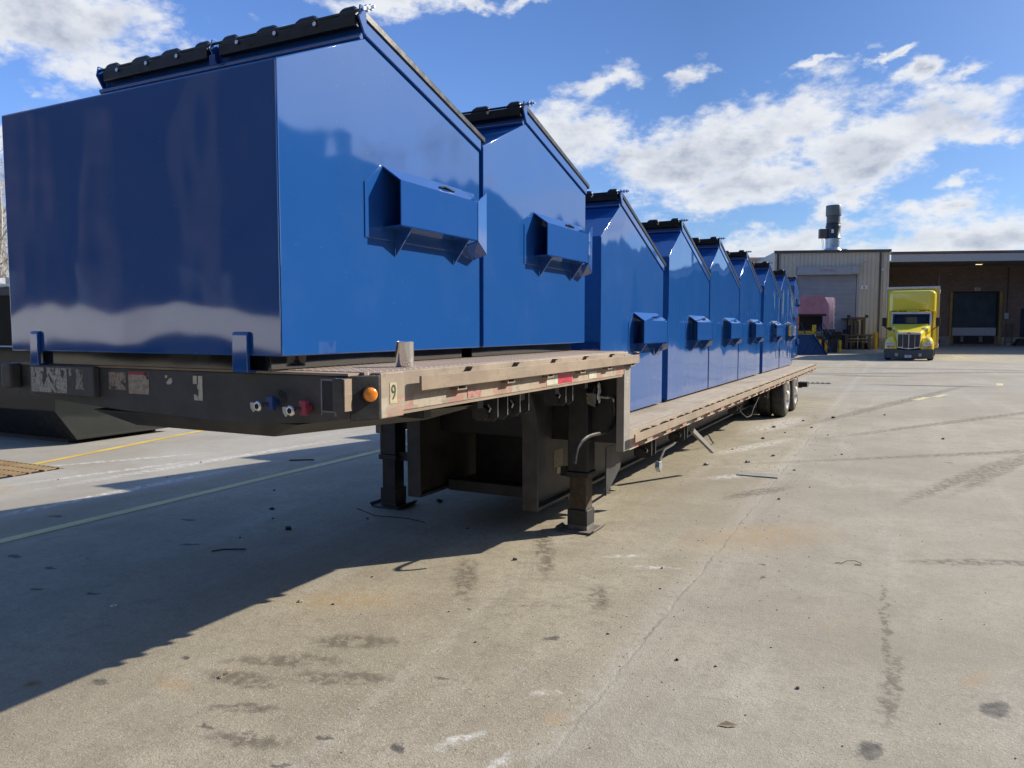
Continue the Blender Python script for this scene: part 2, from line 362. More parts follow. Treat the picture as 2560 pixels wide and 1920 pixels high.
DAMP=[(-2.21,2.68,0.21,0.07,27),(-2.57,2.71,0.25,0.07,27),(-2.41,3.04,0.20,0.09,25),(-2.60,2.46,0.16,0.07,10),(-2.39,2.28,0.14,0.035,24),(-2.42,4.16,0.36,0.08,118),(-1.53,4.20,0.19,0.07,110),(0.02,3.72,0.34,0.035,87),(-0.02,4.5,0.6,0.02,92),(0.54,6.00,0.44,0.07,25),(-2.19,2.10,0.16,0.06,17),(-1.16,7.65,0.42,0.1,60),(-2.2,4.9,.5,.07,115),(3,13,5,.12,40),(1.5,16,4,.12,60),(.2,19,5,.15,75),(.7,9.5,1.6,.1,70),(1.1,10.2,1.6,.1,72),(-.2,30,6,.5,35),(2.6,34,5,.4,5)]
RSTS=[(-2.84,2.31,0.12,0.08,172),(-1.20,2.78,0.10,0.06,60),(0.36,3.95,0.16,0.05,60),(-2.82,3.50,0.45,0.2,25),(-0.27,4.37,0.08,0.03,50),(-0.90,6.01,0.8,0.4,50),(-8.1,4.3,.7,.3,10)]
CHK=[(-1.46,2.47,0.13,0.035,60),(-1.27,2.38,0.10,0.03,70),(-1.32,2.97,0.08,0.035,30),(-1.66,5.05,0.17,0.04,31),(-1.5,8.4,0.5,0.12,50),(-1.7,10.6,1.2,0.16,70),(-1.75,13.2,1.6,0.3,80),(-1.4,4.9,0.2,0.04,20),(-8.3,6.1,1.1,0.08,60),(-7.7,5.6,1.3,0.07,75),(-7.3,6.6,2.2,0.12,84),(-6.7,5.0,1.6,.1,88),(-4,9,1.5,.1,80)]
wv=N.vm('MULTIPLY',N.vm('SUBTRACT',N.noise(P,9,4,.6,0,1),(.5,.5,.5)),(.13,.13,0)); wv2=N.vm('MULTIPLY',N.vm('SUBTRACT',N.noise(P,38,3,.6,0,1),(.5,.5,.5)),(.045,.045,0)); PW=N.vm('ADD',N.vm('ADD',P,wv),wv2)
def blobs(L,soft0=.6,soft1=1.15):
    cur=None
    for x,y,rx,ry,a in L:
        pq=PW
        if cur is not None:
            c3=N.new('ShaderNodeCombineXYZ'); N.link(N.m('MULTIPLY',cur,1e-6),c3.inputs[1]); pq=N.vm('ADD',PW,c3.outputs[0])
        q=N.vm('LENGTH',N.mapp(N.vm('MULTIPLY',pq,(1,1,0)),loc=(x,y,0),rot=(0,0,R(a)),sc=(rx,ry,1),typ='TEXTURE'),out=1)
        cur=q if cur is None else N.m('MINIMUM',cur,q)
    return N.rng(cur,soft0,soft1,1,0)
sp=N.new('ShaderNodeSeparateXYZ'); N.link(P,sp.inputs[0]); X=sp.outputs[0]; Y=sp.outputs[1]
a1=N.noise(P,.55,6,.6,.3); a2=N.noise(P,2.6,6,.65,.2); a3=N.noise(P,70,3,.7); a4=N.noise(N.mapp(P,sc=(2.2,.22,1),rot=(0,0,R(-4))),1.0,6,.65,.3); a5=N.noise(P,14,5,.7)
c=N.mix(N.rng(a1,.35,.66),(.312,.268,.190),(.410,.360,.258))
c=N.mix(N.m('MULTIPLY',N.rng(a2,.42,.72),.62),c,(.245,.207,.142))
c=N.mix(N.m('MULTIPLY',N.rng(a4,.50,.70),.42),c,(.50,.46,.385))
c=N.mix(N.m('MULTIPLY',N.rng(a4,.48,.28),.30),c,(.27,.248,.205))
c=N.mix(N.m('MULTIPLY',N.rng(a5,.47,.68),.50),c,(.213,.181,.127))
# aggregate
sk=N.noise(P,34,4,.75); c=N.mix(N.m('MULTIPLY',N.rng(sk,.60,.74),.55),c,(.13,.112,.085)); c=N.mix(N.m('MULTIPLY',N.rng(sk,.40,.28),.35),c,(.56,.51,.43))
vo=N.new('ShaderNodeTexVoronoi'); vo.inputs['Scale'].default_value=150; N.link(P,vo.inputs['Vector'])
vsep=N.new('ShaderNodeSeparateColor'); N.link(vo.outputs['Color'],vsep.inputs[0])
c=N.mix(N.m('MULTIPLY',N.m('GREATER_THAN',vsep.outputs[0],.90),.30),c,(.62,.57,.48))
c=N.mix(N.m('MULTIPLY',N.m('LESS_THAN',vsep.outputs[1],.12),.45),c,(.15,.135,.115))
c=N.mix(N.m('MULTIPLY',N.rng(a3,.40,.68),.38),c,(.21,.19,.155))
# older grey paving past the yellow line, cold joint along the trailer
gl=N.rng(N.m('ADD',X,N.m('MULTIPLY',N.m('SUBTRACT',a2,.5),.25)),-6.35,-6.65)
c=N.mix(N.m('MULTIPLY',gl,.55),c,N.mix(N.rng(a2,.3,.7),(.34,.33,.30),(.44,.42,.375)))
jx=N.m('ADD',N.m('SUBTRACT',X,-1.14),N.m('MULTIPLY',N.m('SUBTRACT',a2,.5),.10)); jx=N.m('ADD',jx,N.m('MULTIPLY',N.m('SUBTRACT',a5,.5),.05))
c=N.mix(N.m('MULTIPLY',N.rng(jx,-.04,.04),.22),c,(.33,.31,.27))
band=N.m('MULTIPLY',N.rng(N.m('ABSOLUTE',jx),.02,.13,1,0),N.rng(a5,.38,.6))
c=N.mix(N.m('MULTIPLY',band,.30),c,(.52,.485,.41))
crk=N.m('MULTIPLY',N.rng(N.m('ABSOLUTE',N.m('ADD',jx,-.035)),.003,.014,1,0),N.rng(a5,.35,.6,.2,1))
c=N.mix(N.m('MULTIPLY',crk,N.rng(N.noise(P,1.7,4,.7),.45,.6,.08,.62)),c,(.12,.11,.09))
# bay of darker tar patches far out
far=N.m('MULTIPLY',N.rng(Y,15,19),N.rng(N.noise(N.mapp(P,sc=(.25,1,1),rot=(0,0,R(18))),.55,5,.6),.50,.62))
c=N.mix(N.m('MULTIPLY',far,.5),c,(.26,.26,.25))
jt=N.m('MULTIPLY',N.m('LESS_THAN',N.m('ABSOLUTE',N.m('SUBTRACT',N.m('FRACT',N.m('DIVIDE',N.m('ADD',Y,N.m('MULTIPLY',X,-.33)),6.1)),.5)),.0022),N.m('GREATER_THAN',Y,12))
c=N.mix(N.m('MULTIPLY',jt,.7),c,(.10,.095,.08))
def arc(cx,cy,r,wd,stripe=0):
    d=N.vm('LENGTH',N.vm('MULTIPLY',N.vm('SUBTRACT',P,(cx,cy,0)),(1,1,0)),out=1)
    q=N.rng(N.m('ABSOLUTE',N.m('SUBTRACT',d,r)),wd*.5,wd,1,0)
    if stripe: q=N.m('MULTIPLY',q,N.rng(N.m('SINE',N.m('MULTIPLY',d,2*math.pi/stripe)),-.6,.5,.25,1))
    return q
trk=arc(9.5,-1.5,10.6,.13,.055); trk=N.m('ADD',trk,arc(9.5,-1.5,12.5,.12,.05)); trk=N.m('ADD',trk,arc(-7,14,11.3,.14,.06)); trk=N.m('ADD',trk,arc(-6,26,14.5,.2,.07)); trk=N.m('ADD',trk,arc(14,16,13.2,.16,.06)); trk=N.m('ADD',trk,arc(3.1,8.6,1.9,.10,.05)); trk=N.m('ADD',trk,arc(60,8,60.9,.12,.05)); trk=N.m('ADD',trk,arc(-10.5,1.2,8.55,.16,.045)); trk=N.m('ADD',trk,arc(-10.5,1.2,8.95,.12,.045)); trk=N.m('ADD',trk,arc(-40,-14,44.2,.12,.05))
c=N.mix(N.m('MULTIPLY',N.m('MULTIPLY',trk,N.rng(N.noise(P,.8,4,.6),.46,.66)),N.rng(a5,.35,.6,.06,.30)),c,(.17,.148,.112))
big=N.noise(P,.28,4,.55,.8); c=N.mix(N.m('MULTIPLY',N.rng(big,.43,.66),.42),c,(.225,.192,.135)); c=N.mix(N.m('MULTIPLY',N.rng(N.noise(N.mapp(P,loc=(7,3,0)),1.1,6,.7,.6),.54,.70),.30),c,(.245,.215,.165))
ru=N.vm('DOT_PRODUCT',PW,(.9,.43,0),out=1)
tread=N.rng(N.m('SINE',N.m('MULTIPLY',ru,2*math.pi/.062)),-.5,.4,.78,1)
c=N.mix(N.m('MULTIPLY',N.m('MULTIPLY',blobs([(x,y,a*1.2,b_*1.05,r) for x,y,a,b_,r in DAMP],.55,1.25),tread),N.rng(a5,.41,.53,.12,.88)),c,(.140,.118,.085))
c=N.mix(N.m('MULTIPLY',blobs(RSTS,.2,1.2),N.rng(a5,.38,.6,.15,.6)),c,(.36,.245,.12))
c=N.mix(N.m('MULTIPLY',blobs(CHK,.3,1.2),N.rng(a5,.42,.6,.05,.75)),c,(.62,.60,.55))
c=N.mix(N.m('MULTIPLY',blobs([(x,y,a*OS,b_*OS,r) for x,y,a,b_,r in OIL],.6,1.25),N.rng(a5,.3,.6,.5,.85)),c,(.055,.051,.050))
dv=N.new('ShaderNodeTexVoronoi'); dv.inputs['Scale'].default_value=1.5; N.link(PW,dv.inputs['Vector'])
dsep=N.new('ShaderNodeSeparateColor'); N.link(dv.outputs['Color'],dsep.inputs[0])
drops=N.m('MULTIPLY',N.m('LESS_THAN',dv.outputs['Distance'],N.m('MULTIPLY',dsep.outputs[2],.055)),N.m('GREATER_THAN',dsep.outputs[0],.45))
c=N.mix(N.m('MULTIPLY',drops,.5),c,(.06,.055,.05))
N.link(c,b.inputs['Base Color']); b.inputs['Roughness'].default_value=.86; b.inputs['Specular IOR Level'].default_value=.35
hh=N.m('ADD',N.m('MULTIPLY',a3,.5),N.m('ADD',N.m('MULTIPLY',vo.outputs['Distance'],.35),N.m('MULTIPLY',a5,.8)))
hh=N.m('SUBTRACT',hh,N.m('MULTIPLY',crk,.5))
N.link(N.bump(hh,.55,.006),b.inputs['Normal'])
YARD=m
ORI[0]=Vector((0,0,0))
tag(ground().build('ground',YARD),kind='structure')
def linepaint(name,col,wear):
    m,N,b=mat(name); P=geo(N)
    n=N.noise(P,16,7,.75); n2=N.noise(P,2,5,.6)
    al=N.rng(N.m('ADD',n,N.m('MULTIPLY',N.m('SUBTRACT',n2,.5),.5)),wear-.06,wear+.06)
    N.link(N.mix(N.rng(n2,.3,.7),col,tuple(x*.72 for x in col)),b.inputs['Base Color']); b.inputs['Roughness'].default_value=.7
    N.link(N.m('MULTIPLY',al,.9),b.inputs['Alpha']); return m
def strip(p0,p1,wd,z=.004,seg=24):
    mb=MB(); a=Vector((*p0,0)); bb=Vector((*p1,0)); d=(bb-a).normalized(); s=Vector((-d.y,d.x,0))*wd/2
    for i in range(seg+1):
        p=a.lerp(bb,i/seg); zz=gz(p.x,p.y)+z
        mb.v+=[(p-s)[:2]+(zz,),(p+s)[:2]+(zz,)]
    mb.f=[(2*i,2*i+1,2*i+3,2*i+2) for i in range(seg)]; return mb
WL=linepaint('faded_cream_line_paint',(.72,.62,.30),.33); YL=linepaint('yellow_line_paint',(.80,.54,.10),.30)
tag(strip((-5.86,-4),(-6.0,16),.12).build('cream_line_marking',WL),kind='structure')
tag(strip((-8.93,5.42),(-10.5,12.9),.11).build('yellow_line_marking',YL),kind='structure')
tag(strip((.75,20),(1.02,20.9),.14).build('short_line_marking',WL),kind='structure')
for a_,b_ in (((2.65,49.6),(3.1,48.2)),((-1.6,47.6),(-2.1,46.2)),((2.5,24.9),(2.6,25.9)),((.35,19.0),(.6,19.9))):
    tag(strip(a_,b_,.16).build('short_line_marking',WL),kind='structure')
# ------------------------------------------------------------------ dumpsters
def dumpster(name,label,X0,Y0,Z0,D,HF,YP,HP,HB,pk_y0,pk_y1,pk_zb,front_hooks=True,lidstyle=0,W_=1.83):
    """X0: right face, Y0: front face, Z0: underside. heights relative to Z0"""
    t=thing(name,label,'dumpster',(X0-W_/2,Y0,Z0-.075),0,'blue dumpsters loaded on the flatbed')
    XL=X0-W_; T=.006
    A=(Y0,Z0); prof=[(Y0,Z0),(Y0+D,Z0),(Y0+D,Z0+HB),(Y0+YP,Z0+HP),(Y0,Z0+HF)]
    MB().prism(prof,'x',XL,X0).build('body',BLUE,t,bevel=.006)
    # weld beads down the front corners
    MB().cyl((X0+.001,Y0-.001,Z0+.01),(X0+.001,Y0-.001,Z0+HF-.01),.005,n=6).build('weld_seam',BLUEF,t,smooth=True)
    # inset neck, black to paint the gap shadow, then the flanged lid rim
    sl=(HB-HP)/(D-YP)
    def band(x0,x1,off0,off1,y0=YP,y1=D):
        p=[(Y0+y0,Z0+HP+off0),(Y0+y1,Z0+HB+off0),(Y0+y1,Z0+HB+off1),(Y0+y0,Z0+HP+off1)]
        return MB().prism(p,'x',x0,x1)
    band(XL+.02,X0-.02,-.02,.03,YP+.006,D-.02).build('neck',LIDM,t)
    band(XL-.006,X0+.006,.012,.078,YP,D+.012).build('lid_rim',BLUEF,t,bevel=.004)
    # bright lip along the top of the front slope
    n0=Vector((0,YP,HP-HF)).normalized()
    MB().tube([(XL+.01,Y0+YP-.020,Z0+HP+.004),(X0-.004,Y0+YP-.020,Z0+HP+.004)],.014,12).build('ridge_lip',BLUEF,t,smooth=True)
    # lids: two halves with corrugations
    zr=Z0+HP+.078
    for h,(xa,xb) in enumerate(((XL+.035,XL+W_/2-.012),(XL+W_/2+.012,X0+.014))):
        lid=MB()
        ya,yb=YP-.02,D+.05
        za=HP+.082; zb=HB+.082+sl*(.04)
        p=[(Y0+ya,Z0+za+.0),(Y0+yb,Z0+zb-.012),(Y0+yb,Z0+zb+.018),(Y0+ya+.03,Z0+za+.030),(Y0+ya,Z0+za+.028)]
        lid.prism(p,'x',xa,xb)
        wd=xb-xa
        for k in range(4):
            cx=xa+wd*(.10+.27*k); hw=.062 if k in(1,2) else .045
            q=[]
            for (yy,zz,hh) in ((ya-.020,za+.0,.040),(ya+.0,za+.0,.052),(ya+.10,za+.004+sl*.10,.056),(yb-.25,zb-sl*.25+.0,.058),(yb-.06,zb+.0,.045),(yb,zb-.005,.03)):
                q.append([(cx-hw*1.25,Y0+yy,Z0+zz),(cx+hw*1.25,Y0+yy,Z0+zz),(cx+hw*.95,Y0+yy,Z0+zz+hh*1.0),(cx+hw*.6,Y0+yy,Z0+zz+hh*1.22),(cx-hw*.6,Y0+yy,Z0+zz+hh*1.22),(cx-hw*.95,Y0+yy,Z0+zz+hh*1.0)])
            lid.loft(q)
        lo=lid.build('lid',LIDM,t,bevel=.005)
        # moulded front edge hanging over the ridge
        MB().prism([(Y0+YP-.045,zr-.030),(Y0+YP-.02,zr-.038),(Y0+YP-.018,zr+.026),(Y0+YP-.048,zr+.022)],'x',xa+.03,xb-.03).build('hinge_edge',LIDM,lo,bevel=.004)
        for k in range(4):
            cx=xa+wd*(.10+.27*k)+.07
            if cx<xb-.02: MB().cyl((cx,Y0+YP-.056,zr+.010),(cx,Y0+YP-.050,zr+.010),.0105,n=12).build('sky_gap_disc',BRIGHT,lo,smooth=True)  # bright discs stand for sky showing through holes under the lid
    # hinge rod and three brackets
    MB().tube([(XL+.03,Y0+YP-.036,zr+.034),(X0+.03,Y0+YP-.036,zr+.034)],.007,8).build('hinge_rod',LIDM,t,smooth=True)
    bo=MB(); bo.cyl((X0+.02,Y0+YP-.036,zr+.034),(X0+.086,Y0+YP-.036,zr+.034),.008,n=8); bo.cyl((X0+.035,Y0+YP-.036,zr+.034),(X0+.050,Y0+YP-.036,zr+.034),.016,n=6); bo.cyl((X0+.060,Y0+YP-.036,zr+.034),(X0+.072,Y0+YP-.036,zr+.034),.014,n=6)
    bo.build('hinge_bolt',CHROME,t)
    for cx,out in ((X0+.014,1),(XL+W_/2,0),(XL+.03,1)):
        br=MB().prism([(Y0+YP-.062,zr+.0),(Y0+YP-.02,zr-.07),(Y0+YP-.004,zr-.06),(Y0+YP-.010,zr+.036),(Y0+YP-.022,zr+.052),(Y0+YP-.050,zr+.052)],'x',cx-.004,cx+.004)
        if not out: br.box(cx-.004,cx+.035,Y0+YP-.066,Y0+YP-.062,zr-.08,zr-.03)
        br.build('hinge_bracket',BLUEF,t,bevel=.0015)
    # fork pockets
    for sgn in (1,-1):
        xw=X0 if sgn>0 else XL
        def X(d): return xw+sgn*d
        ya,yb=Y0+pk_y0,Y0+pk_y1; zb=Z0+pk_zb; zt=zb+.213; zw=zb+.29
        pk=MB()
        # outer web, sloping top, sloping bottom as thin plates
        def pl(p,q,r_,s_,nv):
            n=Vector(nv).normalized()*.006
            P4=[Vector(p),Vector(q),Vector(r_),Vector(s_)]
            pk.hexa([v-n for v in P4],[v for v in P4])
        o=.108
        pl((X(o),ya,zb),(X(o),yb,zb),(X(o),yb,zt),(X(o),ya,zt),(sgn,0,0))
        pl((X(0.0),ya,zw),(X(0.0),yb,zw),(X(o),yb,zt),(X(o),ya,zt),(sgn*.5,0,1))
        pl((X(0.0),ya,zb-.004),(X(0.0),yb,zb-.004),(X(o),yb,zb),(X(o),ya,zb),(0,0,-1))
        s=pk.build('fork_pocket',BLUEF,t)
        # flared mouth at the rear end
        fl=MB()
        def quad(ps,th=.006):
            ps=[Vector(p) for p in ps]; n=(ps[1]-ps[0]).cross(ps[3]-ps[0]).normalized()*th
            fl.hexa([p-n*.5 for p in ps],[p+n*.5 for p in ps])
        quad([(X(o),yb,zb),(X(.078),yb+.15,zb-.06),(X(.078),yb+.15,zw+.0),(X(o),yb,zt)])
        quad([(X(o),yb,zb),(X(.078),yb+.15,zb-.06),(X(.0),yb+.13,zb-.09),(X(0),yb,zb-.03)])
        fl.build('flared_guide',BLUEF,s)
        wp=MB().prism([(ya-.14,zb-.06),(yb+.14,zb-.06),(yb+.14,zw-.005),(ya-.02,zw-.005),(ya-.14,zt-.02)],'x',X(-.001),X(.005)); wp.build('backing_plate',BLUEF,s,bevel=.001)
        for gy in (ya+.10,yb-.08):
            MB().prism([(X(.005),zb-.13),(X(.10),zb-.002),(X(.005),zb-.002)],'y',gy-.004,gy+.004).build('gusset',BLUEF,s)
        MB().prism([(ya+.40,zt+.036),(ya+.44,zt+.045),(ya+.54,zt+.035),(ya+.54,zt+.028),(ya+.44,zt+.038),(ya+.40,zt+.030)],'x',X(.055),X(.075)).build('slot_weld',LIDM,s)
    # skids under the floor
    for xa,xb in ((XL+.10,XL+.22),(X0-.22,X0-.10)):
        MB().box(xa,xb,Y0+.04,Y0+D-.04,Z0-.072,Z0-.001).build('skid',BLACKP,t,bevel=.003)
    for ya_ in (.02,D-.1): MB().box(XL+.22,X0-.22,Y0+ya_,Y0+ya_+.08,Z0-.06,Z0-.001).build('cross_skid',BLACKP,t)
    if front_hooks:
        for cx,wd in ((XL+.215,.060),(X0-.215,.085)):
            z1=Z0+.10; z0=Z0-.070; y=Y0
            p=[(y-.002,z1),(y-.012,z1-.003),(y-.018,z1-.012),(y-.020,z0+.012),(y-.016,z0),(y+.05,z0),(y+.05,z0+.010),(y-.002,z0+.012)]
            hk=MB().prism(p,'x',cx-wd/2,cx+wd/2); hk.build('front_hook',BLUEF,t,bevel=.003)
    return t
dz=lambda Y: .795-.006*(Y-5.6)           # lower deck top
A=dict(D=1.62,HF=1.175,YP=.565,HP=1.43,HB=1.13,pk_y0=.685,pk_y1=1.41,pk_zb=.595)
dumpster('blue_dumpster','blue front-load dumpster at the very front of the raised deck, dark front facing us',-2.21,2.366,1.465,**A)
dumpster('blue_dumpster','blue dumpster second on the raised deck, right behind the frontmost one',-2.21,4.025,1.465,front_hooks=False,**A)
Bp=dict(HF=1.51,HP=1.82,HB=1.335,pk_y0=.85,pk_y1=1.60,pk_zb=.62,YP=.48)
LB=['tall blue dumpster first on the low deck, against the step of the trailer','tall blue dumpster second on the low deck, after the first dark gap',
 'tall blue dumpster third on the low deck, fifth of the whole row','tall blue dumpster fourth on the low deck, just before the second dark gap',
 'tall blue dumpster fifth on the low deck, just after the second dark gap','tall blue dumpster last on the flatbed, nearest the trailer wheels at the rear']
for i,(y0,d) in enumerate(((5.985,1.81),(7.99,1.86),(9.88,1.90),(11.80,1.88),(13.95,1.95),(15.93,1.95))):
    b_=dict(Bp); b_['D']=d
    zb=(.815,.815,.812,.808,.80,.792)[i]
    dumpster('blue_dumpster',LB[i],-2.21,y0,zb,front_hooks=(i in (0,)),**b_)
# two more stacked on the ground far behind, only their right edges show
for z,l in ((.08,'blue dumpster standing on the ground far behind the trailer, bottom of the stack'),(2.04,'blue dumpster stacked on top of another far behind the trailer')):
    b_=dict(Bp); b_['D']=1.9; q=dumpster('blue_dumpster',l,-4.62,39.6,z+.075,front_hooks=False,**b_); q['group']='blue dumpsters stacked behind the trailer'
# ------------------------------------------------------------------ flatbed trailer
FOOTM=simple('dusty_foot_steel',(.14,.125,.11),.8,var=.35,scale=12,bump=.3,dirt=.5)
HOLESHADE=simple('pocket_shade_black',(.006,.006,.006),.9,spec=.1)
XR=-1.83; XLF=-4.12; XC=(XR+XLF)/2
T=thing('flatbed_trailer','weathered step-deck flatbed trailer standing on its landing legs and loaded with blue dumpsters','trailer',(XC,2.4,0))
YS=5.62; YE=18.75
def zl(y): return .80-.0022*(y-YS)   # low deck top
# upper deck
MB().box(XLF+.06,XR-.05,2.47,YS,1.385,1.405).build('upper_deck',PLATEU,T,bevel=.003)
dk=MB()
dk.hexa([(XLF+.06,YS+.002,zl(YS)-.03),(XR-.05,YS+.002,zl(YS)-.03),(XR-.05,YE,zl(YE)-.03),(XLF+.06,YE,zl(YE)-.03)],[(XLF+.06,YS+.002,zl(YS)),(XR-.05,YS+.002,zl(YS)),(XR-.05,YE,zl(YE)),(XLF+.06,YE,zl(YE))])
dk.build('lower_deck',DECKL,T,bevel=.003)
# side frames (C-sections) and rub rails
def side(sg,xo):
    X=lambda d: xo-sg*d   # d inboard
    # upper frame
    MB().prism([(2.53,1.235),(YS-.03,1.235),(YS-.03,1.402),(2.53,1.402)],'x',X(.004),X(.05)).build('upper_side_frame',FRAMEM,T,bevel=.004)
    MB().box(min(X(.004),X(.12)),max(X(.004),X(.12)),2.60,YS-.16,1.222,1.2345).build('frame_flange',RAILM,T)
    r=MB().box(min(X(-.045),X(-.033)),max(X(-.045),X(-.033)),2.735,YS+.09,1.315,1.378); r.build('upper_rub_rail',RAILM,T,bevel=.003)
    for i in range(6):
        y=3.05+.50*i
        b=MB(); x0,x1=min(X(-.033),X(.003)),max(X(-.033),X(.003))
        b.box(x0,x1,y,y+.008,1.300,1.372); b.box(x0,x1,y+.072,y+.080,1.300,1.372); b.box(x0,x1,y-.004,y+.084,1.294,1.2995)
        b.build('stake_pocket',RAILM,T)
        MB().box(min(X(-.030),X(.002)),max(X(-.030),X(.002)),y+.14,y+.20,1.390,1.398).build('rail_spacer',RAILM,T)
    # post at the step
    MB().box(min(X(0),X(.06)),max(X(0),X(.06)),YS-.13,YS+.015,.655,1.384).build('step_post',POSTM,T,bevel=.004)
    # lower frame
    def sl(a,b_,x0,x1,z0,z1,nm,mt,bv=.003):
        x0,x1=min(x0,x1),max(x0,x1)
        MB().hexa([(x0,a,zl(a)+z0),(x1,a,zl(a)+z0),(x1,b_,zl(b_)+z0),(x0,b_,zl(b_)+z0)],[(x0,a,zl(a)+z1),(x1,a,zl(a)+z1),(x1,b_,zl(b_)+z1),(x0,b_,zl(b_)+z1)]).build(nm,mt,T,bevel=bv)
    sl(YS+.02,YE,X(.004),X(.05),-.155,-.002,'lower_side_frame',FRAMEL)
    sl(YS-.04,YE-.10,X(-.062),X(-.050),-.086,-.022,'lower_rub_rail',RAILM)
    n=24
    for i in range(n):
        y=YS+.30+i*.545; z=zl(y)
        x0,x1=min(X(-.0495),X(.003)),max(X(-.0495),X(.003))
        b=MB().box(x0,x1,y,y+.15,z-.118,z-.030).build('stake_pocket',RAILM,T)
        MB().box(x0+.005,x1-.006,y+.012,y+.138,z-.0295,z-.0265).build('pocket_shade_sheet',HOLESHADE,b)  # black sheet painted as the shade inside the pocket
        MB().box(x0,x1,y+.30,y+.36,z-.060,z-.026).build('rail_spacer',RAILM,T)
side(1,XR); side(-1,XLF)
# reflective tape
TR_=simple('tape_red',(.50,.02,.05),.35,var=.3,scale=40,dirt=.5); TW_=simple('tape_cream',(.55,.53,.42),.4,var=.15,scale=30,dirt=.4,dirtcol=(.3,.25,.18))
x=XR-.0035
for i,(y0,y1,z0,z1,mt) in enumerate(((4.11,4.27,1.245,1.300,TW_),(4.27,4.49,1.245,1.325,TR_),(3.20,3.33,1.245,1.285,simple('faded_red_tape',(.42,.20,.17),.5,var=.3,scale=30)),(4.78,4.92,1.245,1.290,TW_))):
    MB().box(x,x+.0018,y0,y1,z0,z1).build('reflective_tape',mt,T)
# bulkhead at the step
for xa_,xb_ in ((XLF+.03,-3.527),(-3.508,-2.477),(-2.458,XR-.061)): MB().box(xa_,xb_,YS-.03,YS-.005,.70,1.382).build('step_bulkhead',BLKSTEEL,T)
MB().prism([(YS-.005,.66),(YS+.35,.66),(YS+.32,.45),(YS-.005,.28)],'x',-2.02,-2.01).build('step_gusset',BLKSTEEL,T)
# front bolster
yf=2.40
fb=MB().prism([(XLF+.05,1.24),(-3.2,1.19),(-2.5,1.172),(-2.05,1.2),(XR-.07,1.222),(XR-.07,1.392),(XLF+.05,1.392)],'y',yf,yf+.07); fb.build('front_bolster',CHASSIS,T,bevel=.006)
MB().box(XLF+.02,XR-.07,yf-.004,yf+.068,1.3925,1.402).build('front_lip',RAILM,T)
# chamfered lamp corner right, plain corner left
c_=MB(); c_.hexa([(XR-.069,yf+.003,1.215),(XR-.003,yf+.105,1.215),(XR-.006,yf+.20,1.215),(XR-.10,yf+.20,1.215)],[(XR-.069,yf+.003,1.392),(XR-.003,yf+.105,1.392),(XR-.006,yf+.20,1.392),(XR-.10,yf+.20,1.392)])
c_.build('corner_casting',BLKSTEEL,T,bevel=.004)
c_=MB(); c_.box(XR-.05,XR-.001,yf+.112,yf+.27,1.215,1.401); c_.build('corner_wrap',FRAMEM,T,bevel=.006)
dN=Vector((.84,-.543,0)).normalized(); lc=Vector((XR-.026,yf+.070,1.318))
lamp=MB().cyl(lc,lc+dN*.012,.034,n=28); lo=lamp.build('marker_lamp',BLKSTEEL,T,smooth=True)
le=MB(); 
u=dN.cross(Vector((0,0,1))).normalized()
rings=[]
for rr,hh in ((.0285,.012),(.0285,.020),(.026,.025),(.018,.029),(.006,.031)):
    rings.append([lc+dN*hh+(u*math.cos(2*math.pi*k/28)+Vector((0,0,1))*math.sin(2*math.pi*k/28))*rr for k in range(28)])
le.loft(rings); le.build('amber_lens',AMBER,lo,smooth=True,ang=60)
# blocks on the bolster
MB().box(XR-.112,XR-.060,yf-.050,yf-.001,1.255,1.385).build('bumper_block',CHASSIS,T,bevel=.006)
MB().box(XR-.0595,XR-.054,yf-.045,yf-.002,1.258,1.383).build('block_plate',RAILM,T)
MB().box(-4.10,-4.02,yf-.06,yf-.001,1.275,1.40).build('bumper_block',CHASSIS,T,bevel=.01)
MB().box(-3.90,-3.40,yf-.035,yf-.001,1.250,1.397).build('bumper_block',CHASSIS,T,bevel=.006)
# kingpin plate below the nose
MB().hexa([(-3.35,2.55,1.10),(-2.45,2.55,1.10),(-2.2,3.4,1.10),(-3.6,3.4,1.10)],[(-3.55,2.45,1.18),(-2.2,2.45,1.18),(-1.95,3.6,1.18),(-3.8,3.6,1.18)]).build('kingpin_plate',CHASSIS,T,bevel=.01)
MB().box(XLF+.10,XR-.08,2.5,YS-.04,1.235,1.30).build('deck_underside',BLKSTEEL,T)
for i in range(5):
    y=3.0+i*.5; MB().box(XLF+.12,XR-.12,y,y+.06,1.16,1.234).build('crossmember',BLKSTEEL,T)
# air couplings
def glad(x,z,mt,nm):
    g=MB(); y=yf-.03
    g.cyl((x,yf-.001,z),(x,yf-.035,z),.016,n=14); g.box(x-.012,x+.022,yf-.05,yf-.028,z-.028,z+.03)
    o=g.build(nm,mt,T,bevel=.003)
    MB().tube([(x-.005,yf-.045,z-.002),(x-.018,yf-.052,z-.004),(x-.028,yf-.056,z-.006)],.010,10).build('coupling_neck',BLKSTEEL,o,smooth=True)
    MB().lathe([(.008,0),(.019,0),(.021,-.006),(.021,-.014),(.016,-.018),(.012,-.018),(.010,-.010),(.003,-.008)],(x-.038,yf-.058,z-.010),'y',24).build('coupling_ring',BRIGHT,o,smooth=True)
    MB().lathe([(.0005,-.0165),(.0125,-.0165)],(x-.038,yf-.058,z-.010),'y',20).build('rubber_seal',RUBBER,o)
    MB().prism([(x-.080,z+.004),(x-.056,z+.006),(x-.054,z-.026),(x-.064,z-.036),(x-.076,z-.020)],'y',yf-.072,yf-.064).build('locking_tab',GALV,o,bevel=.002)
glad(-2.275,1.272,BLUEP,'service_coupling'); glad(-2.100,1.262,REDP,'emergency_coupling')
cb_=MB(); 
